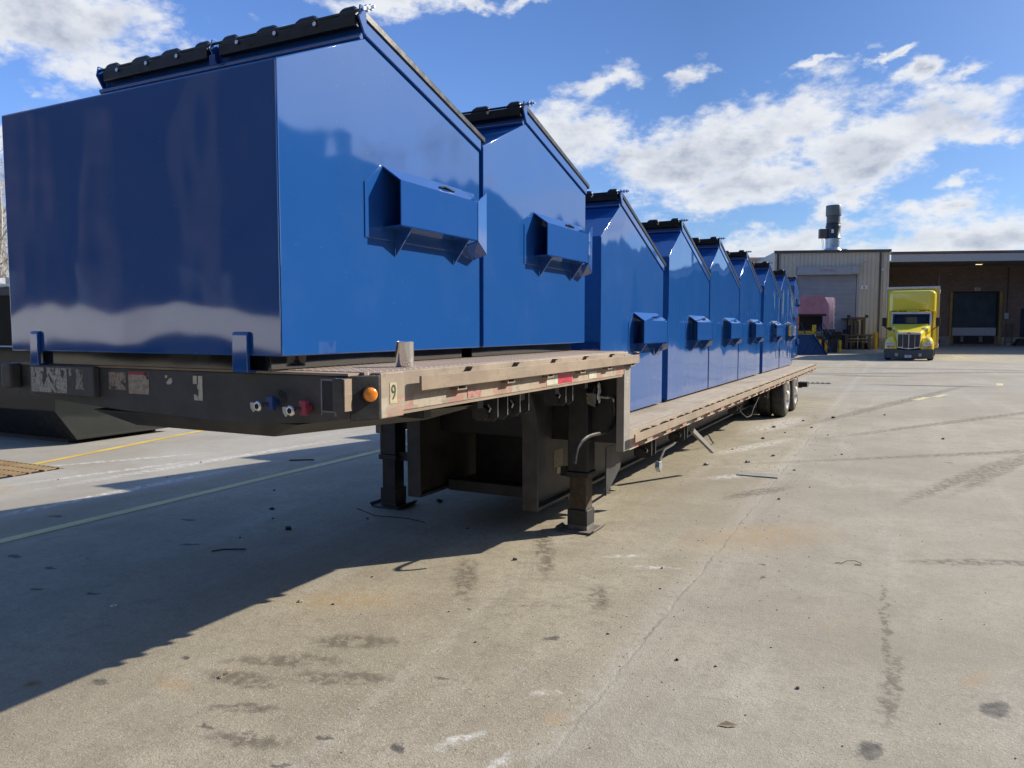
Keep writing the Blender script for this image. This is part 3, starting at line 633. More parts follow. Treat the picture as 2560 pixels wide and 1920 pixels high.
for k in range(3):
    cb_.tube([(-2.245+.010*k,yf-.01,1.30),(-2.240+.012*k,yf-.03,1.325-.003*k),(-2.215+.012*k,yf-.045,1.33-.004*k),(-2.195+.008*k,yf-.05,1.30),(-2.19,yf-.04,1.28)],.004,6)
cb_.build('loose_wiring',RUBBER,T,smooth=True)
# taped outline (placard holder), stencil numbers, torn stickers
tp=MB(); x0,x1,z0,z1=-2.040,-1.962,1.245,1.378; yy=yf-.002
for a in ((x0,x0+.006,z0-.012,z1),(x1-.008,x1,z0-.014,z1),(x0,x1,z1-.006,z1+.001),(x0,x1,z0,z0+.006)): tp.box(a[0],a[1],yy,yf-.0005-.0005*(a[3]-a[2]<.01),a[2],a[3])
tp.build('placard_frame',GREYTAPE,T)
MB().box(x0+.007,x1-.009,yy+.0005,yf-.0002,z0+.007,z1-.007).build('placard_panel',simple('dark_placard',(.012,.014,.022),.5),T)
ST=simple('stencil_cream',(.48,.45,.35),.6,var=.2,scale=50)
s9=MB()
xs,zs=-2.765,1.262   # lower left of the stencilled nine
def st(x0,x1,z0,z1): s9.box(xs+x0,xs+x1,yf-.0022,yf-.0004,zs+z0,zs+z1)
st(.0,.024,.072,.108); st(.032,.058,.045,.108); st(.026,.0319,.050,.07); s9.prism([(xs+.032,zs+.0),(xs+.058,zs+.0),(xs+.058,zs+.0445),(xs+.034,zs+.0445),(xs+.032,zs+.03)],'y',yf-.0022,yf-.0004)
s9.prism([(xs+.006,zs+.0),(xs+.027,zs+.0),(xs+.027,zs+.018),(xs+.012,zs+.027),(xs+.003,zs+.024)],'y',yf-.0022,yf-.0004)
s9.build('stencil_nine',ST,T)
s9=MB(); s9.prism([(-2.925,1.345),(-2.915,1.356),(-2.90,1.354),(-2.898,1.34),(-2.91,1.328),(-2.93,1.326),(-2.938,1.334)],'y',yf-.002,yf-.0004); s9.prism([(-2.945,1.366),(-2.932,1.368),(-2.930,1.357),(-2.943,1.355)],'y',yf-.002,yf-.0004); s9.build('paint_fleck',ST,T)
def torn(name,x0,x1,z0,z1,yy,cols,thr,seed):
    m,N,b=mat(name+'_paper'); P=geo(N); n=N.noise(N.mapp(P,loc=(seed,0,seed),sc=(1.6,1,.8)),11,5,.6,.4); n2=N.noise(P,60,3,.6)
    lines=N.m('GREATER_THAN',N.m('SINE',N.m('MULTIPLY',N.new('ShaderNodeSeparateXYZ').outputs[2],1)),0)
    sp=N.new('ShaderNodeSeparateXYZ'); N.link(P,sp.inputs[0])
    ln=N.rng(N.m('SINE',N.m('MULTIPLY',sp.outputs[2],420)),.3,.9)
    c=N.mix(N.rng(n2,.35,.7),cols[0],cols[1]); c=N.mix(N.m('MULTIPLY',ln,.10),c,(.12,.10,.08))
    if len(cols)>2: c=N.mix(N.m('GREATER_THAN',sp.outputs[2],z1-.014),c,cols[2])
    N.link(c,b.inputs['Base Color']); N.link(N.rng(n,thr-.02,thr+.02),b.inputs['Alpha']); b.inputs['Roughness'].default_value=.6
    MB().box(x0,x1,yy-.0012,yy-.0004,z0,z1).build(name,m,T)
torn('torn_sticker',-3.885,-3.60,1.263,1.385,yf-.035,((.42,.41,.36),(.22,.18,.12)),.44,3.)
torn('torn_sticker',-3.595,-3.47,1.285,1.388,yf-.035,((.30,.28,.24),(.10,.085,.06)),.50,5.)
torn('torn_sticker',-3.335,-3.215,1.29,1.372,yf,((.36,.28,.20),(.14,.10,.08)),.47,8.)
torn('warning_sticker',-3.195,-3.055,1.275,1.378,yf,((.40,.34,.26),(.25,.19,.13),(.35,.04,.05)),.36,12.)
# yellow 9 tag on the side corner
MB().box(XR-.0008,XR+.0008,yf+.172,yf+.220,1.272,1.358).build('number_tag',simple('tag_cream',(.42,.38,.23),.5,var=.2,scale=60),T)
text_mesh('9',.088,simple('tag_ink',(.035,.035,.035),.6),'number_nine',T,Matrix.Translation(Vector((XR+.0016,yf+.196,1.315))-ORI[0])@Matrix.Rotation(R(90),4,'Z')@Matrix.Rotation(R(90),4,'X')@Matrix.Diagonal((.8,1,1,1)),.0006)
text_mesh('9',.11,simple('chalk_mark',(.5,.47,.38),.7),'chalk_nine',T,Matrix.Translation(Vector((XR+.0006,YS-.055,1.17))-ORI[0])@Matrix.Rotation(R(90),4,'Z')@Matrix.Rotation(R(90),4,'X')@Matrix.Diagonal((.45,1,1,1)),.0004)
# main beams with curved goose neck
def beam(xo,inb):
    x0,x1=(xo-.125,xo) 
    path=[(3.2,1.20),(4.62,1.20),(4.82,1.185),(4.97,1.14),(5.09,1.06),(5.16,.96),(5.195,.84),(5.20,.2)]
    yo=0
    fl=MB(); th=.025
    rings=[]
    for i,(y,z) in enumerate(path):
        a=Vector(path[max(i-1,0)]);b=Vector(path[min(i+1,len(path)-1)]);d=(b-a).normalized();n=Vector((-d.y,d.x))
        p=Vector((y,z)); q=p+n*th
        rings.append([(x0,p.x+yo,p.y),(x1,p.x+yo,p.y),(x1,q.x+yo,q.y),(x0,q.x+yo,q.y)])
    fl.loft(rings); fl.build('beam_flange',CHASSIS,T,bevel=.002)
    web=[(y+yo-.0+.02 if z<.9 else y+yo,z+ (.026 if z>.9 else 0)) for y,z in path]
    poly=[(3.3,1.232)]+[(y+yo+.028,z+.02) for y,z in path[1:-1]]+[(5.20+yo+.028,.225),(17.2,.225),(17.4,.46),(17.6,zl(17.6)-.035),(YS+.02,zl(YS)-.035),(YS+.02,1.232)]
    xm=(x0+x1)/2
    MB().prism(poly,'x',xm-.008,xm+.008).build('beam_web',CHASSIS,T)
    MB().box(x0,x1,5.20+yo+.03,17.2,.2,.224).build('bottom_flange',CHASSIS,T,bevel=.002)
beam(-2.405,1); beam(-3.455,-1)
MB().box(-3.45,-2.535,5.62,5.78,.19,.28).build('crossmember',CHASSIS,T)
MB().box(-3.45,-2.535,6.1,6.12,.10,1.2).build('shade_panel',BLKSTEEL,T)  # black panel added to keep the gap between the beams dark
for y in [6.4+.61*i for i in range(19)]:
    z=zl(y); MB().box(XLF+.07,XR-.06,y,y+.05,z-.15,z-.032).build('crossmember',BLKSTEEL,T)
# data plate stickers on web
MB().box(-2.4585,-2.4572,5.62,5.80,.46,.60).build('data_plate',simple('data_plate_paper',(.20,.17,.11),.6,var=.5,scale=60),T)
MB().box(-2.4585,-2.4572,5.68,5.78,.40,.455).build('data_plate',simple('data_plate_pale',(.38,.35,.26),.6,var=.2,scale=40),T)
# landing legs
for i,(cx) in enumerate((-2.205,-4.0)):
    yc=5.58
    MB().box(cx-.083,cx+.083,yc-.08,yc+.08,.47,1.225).build('leg_housing',BLKSTEEL,T,bevel=.008)
    MB().box(cx-.092,cx+.092,yc-.09,yc+.09,.425,.469).build('leg_collar',BLKSTEEL,T,bevel=.005)
    lg=MB().box(cx-.068,cx+.068,yc-.068,yc+.068,.17,.43).build('inner_leg',RUST if i==0 else BLKSTEEL,T,bevel=.004)
    if i==0: lg['label']='rust-brown inner leg tube'
    MB().box(cx-.082,cx+.082,yc-.082,yc+.082,.05,.172).build('leg_shoe',BLKSTEEL,T,bevel=.006)
    ft=MB(); ft.hexa([(cx-.17,yc-.17,.004),(cx+.17,yc-.17,.004),(cx+.17,yc+.17,.004),(cx-.17,yc+.17,.004)],[(cx-.17,yc-.17,.016),(cx+.17,yc-.17,.016),(cx+.17,yc+.17,.016),(cx-.17,yc+.17,.016)])
    ft.hexa([(cx+.17,yc-.17,.004),(cx+.20,yc-.17,.03),(cx+.20,yc+.17,.03),(cx+.17,yc+.17,.004)],[(cx+.17,yc-.17,.016),(cx+.195,yc-.17,.042),(cx+.195,yc+.17,.042),(cx+.17,yc+.17,.016)])
    ft.hexa([(cx-.20,yc-.17,.03),(cx-.17,yc-.17,.004),(cx-.17,yc+.17,.004),(cx-.20,yc+.17,.03)],[(cx-.195,yc-.17,.042),(cx-.17,yc-.17,.016),(cx-.17,yc+.17,.016),(cx-.195,yc+.17,.042)])
    ft.box(cx-.10,cx+.10,yc-.095,yc+.095,.016,.052)
    
    ft.v=[(cx+(v[0]-cx)*.80,yc+(v[1]-yc)*.80,v[2]) for v in ft.v]
    ft.build('foot_plate',CHASSIS if i else FOOTM,T,bevel=.002)
    # brace to beam
    xb=-2.45 if i==0 else -3.55
    a,b2=sorted((cx,xb)); MB().box(a+.083,b2,yc-.03,yc+.05,.43,.485).box(a+.083,b2,yc-.034,yc-.0305,.42,.495).build('leg_brace',BLKSTEEL,T)
    MB().prism([(min(xb,cx)+.0,1.22),(max(xb,cx),1.22),(max(xb,cx)-.05,1.05 if i==0 else 1.15),(min(xb,cx)+.05,1.15)],'y',yc+.085,yc+.097).build('leg_gusset',CHASSIS,T)
# gearbox, crank and strap on the right leg
MB().lathe([(.001,.0),(.055,0),(.075,-.012),(.082,-.03),(.082,-.075),(.001,-.078)],(-2.035,5.50,1.085),'x',28).xf(Matrix.Translation((-2.035,5.50,1.085))@Matrix.Diagonal((1,.8,1.35,1))@Matrix.Translation((2.035,-5.50,-1.085))).build('gearbox_cover',BLACKP,T,smooth=True,ang=50)
pf=MB()
for k,(dy,dz,r) in enumerate(((.0,.06,.03),(.012,.02,.034),(-.012,-.02,.03),(.01,-.055,.022))): pf.lathe([(.001,.008),(r*.6,.007),(r,.0)],(-2.034,5.50+dy,1.085+dz),'x',7)
pf.build('peeling_sticker',WHITEP,T)
MB().cyl((-2.035,5.50,1.06),(-1.955,5.50,1.055),.009,n=10).build('crank_shaft',GALV,T,smooth=True)
MB().tube([(-1.955,5.48,1.058),(-1.945,5.53,1.056),(-1.94,5.565,1.05),(-1.94,5.575,1.02)],.010,8).build('crank_knuckle',GALV,T,smooth=True)
arc=[(-1.94,5.575,1.02),(-1.94,5.59,.97),(-1.94,5.595,.92),(-1.94,5.58,.87),(-1.945,5.55,.83),(-1.95,5.50,.808),(-1.96,5.45,.80),(-1.97,5.35,.803),(-1.98,5.25,.806),(-1.99,5.15,.80),(-2.0,5.08,.78),(-2.01,5.02,.74),(-2.015,5.0,.69),(-2.02,4.99,.63)]
MB().tube(arc,.0135,10).build('crank_handle',simple('worn_handle_steel',(.07,.065,.06),.4,.5,var=.4,scale=30),T,smooth=True)
# strap winches
def winch(y,z,x=-1.92,tpost=True):
    g=MB()
    for yy in (y,y+.115): g.prism([(x-.165,z+.145),(x-.005,z+.145),(x-.005,z-.02),(x-.03,z-.045),(x-.14,z-.045),(x-.165,z-.02)],'y',yy,yy+.007)
    g.box(x-.165,x-.005,y+.0,y+.122,z+.1455,z+.152)
    o=g.build('strap_winch',BLKSTEEL,T)
    MB().cyl((x-.085,y-.004,z),(x-.085,y+.105,z),.026,n=18).build('winch_drum',BRIGHT,o,smooth=True)
    MB().cyl((x-.09,y-.030,z),(x-.09,y-.006,z),.040,n=18).build('ratchet_wheel',BLKSTEEL,o,smooth=True)
    MB().tube([(x-.05,y-.02,z+.05),(x-.03,y-.03,z+.03),(x-.04,y-.03,z+.01)],.005,6).build('ratchet_pawl',GALV,o,smooth=True)
    # bright strips painted as sun on the worn cheek plate edges
    for yy in (y,y+.115): MB().box(x-.0045,x-.0025,yy+.0015,yy+.0055,z-.018,z+.144).build('sunlit_edge',GALV,o)
for y in (3.70,3.97,4.64): winch(y,1.115,-1.935)
for y in (6.45,7.55,10.4,12.6): winch(y,zl(y)-.30,-1.90)
# hanging bar and strap below the side rail
MB().hexa([(-1.95,7.95,.50),(-1.915,7.95,.50),(-1.80,8.42,.22),(-1.835,8.42,.22)],[(-1.95,8.0,.535),(-1.915,8.0,.535),(-1.80,8.47,.25),(-1.835,8.47,.25)]).build('hanging_bar',POSTM,T,bevel=.003)
MB().box(-1.99,-1.90,8.30,10.6,.585,.60).build('pipe_tray',POSTM,T)
MB().tube([(-1.93,10.3,.58),(-1.90,10.5,.45),(-1.88,10.75,.37),(-1.88,11.1,.36),(-1.92,11.5,.42),(-1.95,12.0,.5),(-1.96,12.4,.6)],.006,6).build('air_hose',BLKSTEEL,T,smooth=True)
MB().prism([(6.62,.40),(6.68,.40),(6.71,.35),(6.66,.30),(6.60,.35)],'x',-1.92,-1.88).build('hanging_hook',GALV,T,bevel=.004)
MB().tube([(-1.9,6.68,.40),(-1.95,7.0,.45),(-1.98,7.4,.44),(-1.97,7.8,.5)],.012,8).build('air_hose',BLKSTEEL,T,smooth=True)
# wheels
def wheel(cx,y,sg,par):
    r=.384; wd=.23; xo=cx
    w_=thing_part=MB().lathe([(.235,-wd/2),(.30,-wd/2-.006),(.345,-wd/2+.004),(.372,-wd/2+.025),(r,-wd/2+.05),(r,wd/2-.05),(.372,wd/2-.025),(.345,wd/2-.004),(.30,wd/2+.006),(.235,wd/2),(.222,0)],(0,0,0),'x',40,closed=True)
    w_.v=[(v[0]+cx,v[1]+y,v[2]+r) for v in w_.v]
    W0=bpy.data.objects.new('wheel',None); COL.objects.link(W0); W0.parent=par; W0.location=Vector((cx,y,r))-ORI[0]
    sv=ORI[0]; ORI[0]=Vector((cx,y,r))
    w_.build('tyre',TREAD,W0,smooth=True,ang=28)
    q=MB()
    for k in range(4):
        xx=cx-wd/2+.055+k*.037
        q.lathe([(r-.004,-.0035),(r+.0035,-.0035),(r+.0035,.0035),(r-.004,.0035)],(0,0,0),'x',40); 
        st_=len(q.v)-160
        q.v[st_:]=[(v[0]+xx,v[1]+y,v[2]+r) for v in q.v[st_:]]
    q.build('tread_rib',RUBBER,W0)
    s=sg
    rm=MB().lathe([(.238,s*wd/2-s*.004),(.245,s*wd/2+s*.004),(.228,s*wd/2+s*.004),(.215,s*wd/2-s*.02),(.20,s*wd/2-s*.09),(.13,s*wd/2-s*.10),(.095,s*wd/2-s*.06),(.085,s*wd/2+s*.01),(.06,s*wd/2+s*.03),(.001,s*wd/2+s*.032)],(0,0,0),'x',36)
    rm.v=[(v[0]+cx,v[1]+y,v[2]+r) for v in rm.v]; rm.build('rim',RIM,W0,smooth=True,ang=40)
    nt=MB()
    for k in range(10):
        a=2*math.pi*k/10; nt.cyl((cx+s*(wd/2-.10),y+.155*math.cos(a),r+.155*math.sin(a)),(cx+s*(wd/2-.075),y+.155*math.cos(a),r+.155*math.sin(a)),.012,n=6)
    nt.build('wheel_nuts',BLKSTEEL,W0); ORI[0]=sv
for y in (14.42,15.55):
    for cx,sg in ((-1.955,1),(-2.20,1),(-3.76,-1),(-4.0,-1)): wheel(cx,y,sg,T)
    MB().cyl((-3.9,y,.384),(-2.05,y,.384),.06,n=14).build('axle',BLKSTEEL,T,smooth=True)
    for x in (-2.55,-3.45): MB().box(x-.05,x+.05,y-.5,y+.5,.42,.47).build('leaf_spring',BLKSTEEL,T)
for cx in (-2.08,-3.9):
    MB().box(cx-.24,cx+.20,16.22,16.235,.12,.58).build('mud_flap',RUBBER,T)
MB().box(XLF+.06,XR-.05,YE-.02,YE+.03,zl(YE)-.20,zl(YE)-.004).build('rear_sill',FRAMEL,T,bevel=.004)
MB().box(XLF+.4,XR-.25,YE-.12,YE-.04,.22,.30).box(XLF+.6,XLF+.68,YE-.1,YE-.05,.30,zl(YE)-.20).box(XR-.5,XR-.42,YE-.1,YE-.05,.30,zl(YE)-.20).build('underride_bar',BLKSTEEL,T)
MB().box(XR-.20,XR-.02,17.5,17.8,.32,.42).build('step_bracket',BLKSTEEL,T)
# chrome cup on the deck
t=thing('chrome_cup','shiny chrome cylinder standing upright on the diamond plate deck beside the front dumpster','cup',(-1.985,2.90,1.405))
MB().lathe([(.001,.004),(.036,.004),(.0395,.0),(.041,.004),(.041,.108),(.0425,.112),(.0405,.114),(.0385,.110),(.0385,.012),(.001,.010)],(-1.985,2.90,1.4055),'z',40).build('cup_wall',CHROME,t,smooth=True,ang=40)
# ------------------------------------------------------------------ black containers left
t=thing('black_container','tall black container with an undercut front at the left behind the trailer','container',(-11.2,7.2,0))
BLK2=paint('black_container_paint',(.022,.024,.023),.006,.9,rough=.4,coat=.35)
prof=[(6.37,.60),(6.37,.47),(6.66,.06),(8.16,.06),(8.16,2.10),(6.37,2.10)]
MB().prism([(6.37,2.10),(6.37,.47),(6.66,.06),(8.16,.06),(8.16,2.10)],'x',-12.6,-9.95).build('body',BLK2,t,bevel=.006)
MB().box(-12.62,-9.93,6.34,6.40,2.02,2.12).box(-9.99,-9.93,6.34,8.18,2.03,2.12).build('top_rail',BLKSTEEL,t,bevel=.005)
ld=MB(); LIDW=simple('pale_ribbed_lid',(.45,.47,.50),.4,var=.2)
ld.prism([(6.38,2.13),(8.14,2.22),(8.14,2.26),(6.38,2.16)],'x',-12.5,-10.0)
for k in range(9): ld.box(-12.4+.27*k,-12.28+.27*k,6.45,8.1,2.19,2.275)
ld.build('ribbed_lid',LIDW,t,bevel=.01)
MB().box(-12.4,-10.2,6.70,8.1,.0,.059).build('skid',BLKSTEEL,t)
MB().box(-10.02,-9.90,8.16,8.26,.10,.20).build('latch_block',BLKSTEEL,t); MB().lathe([(.001,.05),(.03,.04),(.045,.0),(.03,-.04),(.001,-.05)],(-9.89,8.22,.20),'x',18).build('white_knob',WHITEP,t,smooth=True)
MB().tube([(-12.6,6.30,1.33),(-9.9,6.30,1.33)],.012,8).build('grab_bar',GALV,t,smooth=True)
t=thing('black_container','low black container farther left, sunk in the shade at the photo edge','container',(-15.5,8.2,0))
MB().prism([(7.0,1.9),(7.0,.5),(7.5,.06),(10.2,.06),(10.2,1.9)],'x',-17.6,-13.2).build('body',BLK2,t,bevel=.008)
MB().box(-17.7,-13.1,6.95,7.03,1.8,1.92).build('top_rail',BLKSTEEL,t)
MB().box(-17.4,-13.4,7.6,10.1,0,.06).build('skid',BLKSTEEL,t)
# drain grates
def grate(lbl,x0,x1,y0,y1,mt,rot=0,n=14,rows=4):
    t=thing('drain_grate',lbl,'grate',((x0+x1)/2,(y0+y1)/2,0),rot)
    MB().box(x0-.04,x1+.04,y0-.04,y1+.04,.001,.003).build('pit_shade_sheet',simple('drain_shade_black',(.006,.006,.006),.9),t)  # flat black sheet stands for the shade under the bars
    g=MB(); w=(x1-x0)/n; h=(y1-y0)/rows
    for j in range(rows+1): g.box(x0-.04,x1+.04,y0+j*h-.012,y0+j*h+.012,.003,.016)
    for j in range(rows):
        o=(.5 if j%2 else 0)*w
        for i in range(n):
            xx=x0+i*w+o
            if xx+w*.45<x1+.03: g.box(xx,xx+w*.45,y0+j*h+.012,y0+(j+1)*h-.012,.0035,.015)
    g.build('grid',mt,t); return t
grate('rusty cast drain grate with yellow paint on it, at the left edge of the photo',-9.75,-8.42,4.72,5.40,weathered('painted_grate',(.30,.21,.10),(.22,.14,.07),(.45,.34,.13)),rot=0,n=16,rows=4)
grate('narrow trench grate in the yard just behind the trailer tail',-3.6,-1.75,23.4,23.7,simple('worn_grate',(.30,.28,.24),.6),R(8),n=14,rows=1)
# ------------------------------------------------------------------ loose bits on the ground
def rock(r,seed,mt,loc,lbl,grp,nm='loose_stone',cat='stone'):
    rn=random.Random(seed); bm=bmesh.new(); bmesh.ops.create_icosphere(bm,subdivisions=2,radius=r)
    for v in bm.verts:
        n=v.co.normalized(); k=1+.35*math.sin(n.x*5+seed)*math.cos(n.y*4+seed*2)+rn.uniform(-.12,.12); v.co=Vector((n.x*k,n.y*k*.8,n.z*k*.55))*r
    me=bpy.data.meshes.new(nm); bm.to_mesh(me); bm.free(); me.materials.append(mt)
    o=bpy.data.objects.new(nm,me); COL.objects.link(o); o.location=(loc[0],loc[1],r*.35); tag(o,lbl,cat,grp); return o
SD=simple('dark_stone',(.035,.033,.032),.8,var=.4,scale=60); SLt=simple('pale_stone',(.42,.40,.36),.8,var=.2,scale=60)
ROCKS=[(-2.30,4.63,.022),(-1.86,3.3,.010),(-2.85,3.4,.012),(-2.95,3.9,.010),(-2.2,3.6,.012),(-1.35,4.9,.012),(-1.25,4.5,.010),(-.9,3.55,.013),(-.72,3.56,.010),(-.52,3.9,.010),(-.35,3.5,.014),(-1.3,3.7,.010),(-1.75,3.75,.008),(.9,4.6,.012),(1.2,5.6,.012),(.2,6.4,.010),(-.95,7.4,.02),(-.75,8.1,.018),(-1.5,8.6,.022),(-1.0,9.0,.02),(-1.35,9.9,.03),(-.6,10.4,.02),(-1.7,11.4,.035),(-1.5,12.2,.035),(-1.75,12.8,.04),(-1.2,13.0,.03),(-1.42,13.9,.05),(-.9,12.2,.02),(-1.0,14.6,.045),(-1.9,10.2,.02),(.6,12.5,.03),(-.2,15.5,.03)]
rk=None
for i,(x,y,r) in enumerate(ROCKS):
    if rk is None or i%8==0: rk=rock(1.,i+1,SD,(x,y),'small dark stone lying loose on the sunlit concrete','dark stones on the sunlit concrete'); o=rk
    else: o=rk.copy(); COL.objects.link(o)
    r*=.72
    if i in (4,9,12,15,17,23,26): r*=.6
    o.location=(x,y,gz(x,y)+r*.35); o.scale=(r,r,r); o.rotation_euler=(0,0,i*1.7)
for i,(x,y,r) in enumerate([(-4.85,5.0,.022),(-4.25,4.55,.028),(-4.6,4.75,.010),(-3.9,5.1,.012),(-4.4,4.2,.010),(-3.7,5.9,.03),(-3.0,5.2,.012),(-5.4,5.6,.012)]):
    o=rock(1.,i+40,SD,(x,y),'small dark stone lying in the shadow of the trailer','dark stones in the shade'); o.location=(x,y,r*.35); o.scale=(r,r,r)
for i,(x,y,r) in enumerate([(-3.05,3.35,.013),(-1.55,9.3,.03),(-1.95,8.9,.03),(-4.95,3.35,.012),(-3.3,4.1,.008),(-6.9,5.6,.015),(-7.3,6.4,.015),(-7.8,5.0,.013)]):
    o=rock(1.,i+70,SLt,(x,y),'pale chip of stone lying on the concrete','pale stone chips'); o.location=(x,y,r*.35); o.scale=(r,r,r)
# fine grit: nobody could count it
g=MB(); rn=random.Random(3)
for i in range(800):
    if i<380: x=rn.gauss(-1.15,.35); y=2.2+rn.random()**1.4*13
    else: x=rn.uniform(-4,3); y=1.6+rn.random()**1.5*16
    r=rn.uniform(.0015,.0045)*(1+y*.10); a=rn.random()*3
    q=[(x+r*math.cos(a+k*2.1+rn.uniform(-.3,.3)),y+r*math.sin(a+k*2.1),.0005+gz(x,y)) for k in range(3)]
    g.add(q+[(x,y,r*.9+gz(x,y))],[(0,1,3),(1,2,3),(2,0,3)])
ORI[0]=Vector((0,0,0)); tag(g.build('fine_grit',simple('grit',(.20,.18,.16),.9,var=.8,scale=300)),kind='stuff')
ORI[0]=Vector((0,0,0))
def bit(nm,pts,r,mt,lbl,cat):
    c0=Vector(pts[0]); o=MB().tube(pts,r,6).build(nm,mt,None,smooth=True,loc=(c0.x,c0.y,0)); tag(o,lbl,cat)
TWIG=simple('twig_bark',(.30,.22,.13),.8,var=.3,scale=50)
bit('stick',[(-4.30,3.84,.006),(-4.25,3.90,.010),(-4.18,3.95,.008),(-4.12,3.98,.008)],.005,SD,'thin dark stick lying in the trailer shadow','stick')
bit('twig',[(-2.69,2.43,.004),(-2.70,2.45,.012),(-2.69,2.47,.02),(-2.695,2.50,.010)],.003,TWIG,'short pale twig on the sunlit concrete in the foreground','twig')
bit('wire_scrap',[(-.34,5.52,.004),(-.32,5.54,.006),(-.30,5.53,.006),(-.27,5.57,.015),(-.22,5.60,.015),(-.18,5.58,.008),(-.18,5.55,.005),(-.22,5.54,.004)],.0022,RUBBER,'twisted black wire scrap on the open concrete right of the trailer','wire')
bit('cable_scrap',[(-4.2,5.35,.006),(-3.9,5.2,.008),(-3.6,5.25,.006),(-3.4,5.2,.006)],.0035,RUBBER,'black cable lying by the far landing leg foot','cable')
0 and bit('stick',[(-2.03,7.3,.008),(-1.93,7.15,.012),(-1.85,7.0,.008)],.007,SD,'dark sliver of wood beside the low deck edge','stick')
bit('stick',[(-6.45,6.95,.01),(-6.2,7.1,.012)],.008,SD,'dark twig on the sunlit strip beyond the trailer','stick')
lf=MB(); lf.add([(-3.42,1.98,.004),(-3.40,2.01,.016),(-3.36,2.05,.006),(-3.39,2.0,.003)],[(0,1,2),(0,2,3)]); tag(lf.build('dry_leaf',TWIG,loc=(-3.4,2.0,0)),'dry yellow leaf on the concrete near the lower left corner','leaf')
lf=MB(); lf.add([(-.60,3.02,.004),(-.57,3.05,.014),(-.52,3.05,.006),(-.56,3.02,.003)],[(0,1,2),(0,2,3)]); tag(lf.build('dry_leaf',TWIG,loc=(-.56,3.0,0)),'pale curled leaf on the concrete at the lower right','leaf')
t=MB().lathe([(.012,.002),(.018,.002),(.018,.006),(.012,.006)],(-3.95,2.82,0),'z',18,closed=True).build('washer',WHITEP,loc=(-3.95,2.82,0)); tag(t,'small white ring lying in the shadow at lower left','washer')
t=MB().box(-1.52,-1.10,8.42,8.62,.003,.012).build('flat_board',simple('grey_board',(.26,.245,.21),.8,bump=.3),bevel=.002,loc=(-1.3,8.5,0)); tag(t,'thin grey board lying flat on the concrete beside the trailer','board')

# ------------------------------------------------------------------ buildings (local frame: x right, y into the building)
def bframe(name,lbl,cat,v=0,u=0):
    p=P0+UX*u+VY*v; return thing(name,lbl,cat,(p.x,p.y,0),TH,world=False)
CLAD=simple('tan_metal_cladding',(.56,.51,.43),.55,var=.06,scale=1.2,dirt=.15,dirtcol=(.25,.22,.18))
CLADR=simple('tan_cladding_rib',(.46,.42,.35),.55,var=.05)
TRIM=simple('brown_trim',(.09,.075,.065),.5); SHUT=simple('grey_shutter',(.37,.38,.42),.5,var=.06,scale=2); CONC=simple('dock_concrete',(.30,.28,.24),.85,var=.2,scale=2,bump=.2,dirt=.5)
t=bframe('metal_clad_building','tan ribbed metal building bay with a grey roller shutter','building')
w_=MB()
w_.box(-7.1,-5.66,0,.2,.0,6.45).box(-1.95,0,0,.2,.0,6.45).box(-5.66,-1.95,0,.2,5.05,6.45)
w_.box(-7.1,-6.9,.2,9,0,6.45).box(-.2,0,.2,4.2,0,6.45).box(-7.1,0,8.8,9,0,6.45); wl=w_.build('wall',CLAD,t)
rb=MB()
for i in range(29):
    x=-7.0+i*.245
    z0=1.2 if x>-5.7 and x<-1.9 else .9
    if -5.66<x<-1.95: rb.prism([(x,0-.001),(x+.05,-.001),(x+.04,-.03),(x+.01,-.03)],'z',5.5,6.42)
    else: rb.prism([(x,-.001),(x+.05,-.001),(x+.04,-.03),(x+.01,-.03)],'z',.95,6.42)
rb.build('cladding_ribs',CLADR,wl)
MB().box(-7.15,.06,-.10,.0,6.45,6.62).box(.0,.08,-.10,4.3,6.45,6.62).build('roof_trim',TRIM,t,bevel=.01)
MB().box(-7.1,0,.0,9,6.46,6.55).build('roof',GALV,t)
for x in (-6.95,-.62): MB().box(x,x+.11,-.12,-.032,.2,6.42).build('downspout',TRIM,t,bevel=.01)
sh=MB().box(-5.64,-1.97,.06,.10,1.2,5.1); s_=sh.build('roller_door',SHUT,t)
sl_=MB()
for i in range(46): sl_.prism([(.059,1.22+i*.084),(.03,1.24+i*.084),(.03,1.27+i*.084),(.059,1.296+i*.084)],'x',-5.62,-1.99)
sl_.build('shutter_slats',SHUT,s_)
h_=MB().box(-5.68,-2.36,-.32,-.001,5.02,5.52).build('shutter_housing',SHUT,s_,bevel=.01); MB().box(-2.355,-1.90,-.36,-.001,5.06,5.56).build('motor_cover',SHUT,s_,bevel=.01)
text_mesh('CORNELL',.20,simple('faded_red_letters',(.35,.14,.17),.6),'maker_lettering',h_,Matrix.Translation((-3.83,-.325,5.29))@Matrix.Rotation(R(90),4,'X'),.002,1.2)
for x in (-5.75,-1.95): MB().box(x,x+.09,-.04,.1,1.2,5.0).build('door_guide',SHUT,t)
MB().box(-7.1,.0,-.06,-.001,0,.94).build('dock_wall',CONC,t)
MB().box(-5.66,-1.95,-.3,.05,1.05,1.2).build('dock_sill',CONC,t)
for x in (-5.6,-2.35): MB().box(x,x+.3,-.25,-.061,.5,1.04).build('dock_bumper',RUBBER,t,bevel=.02)
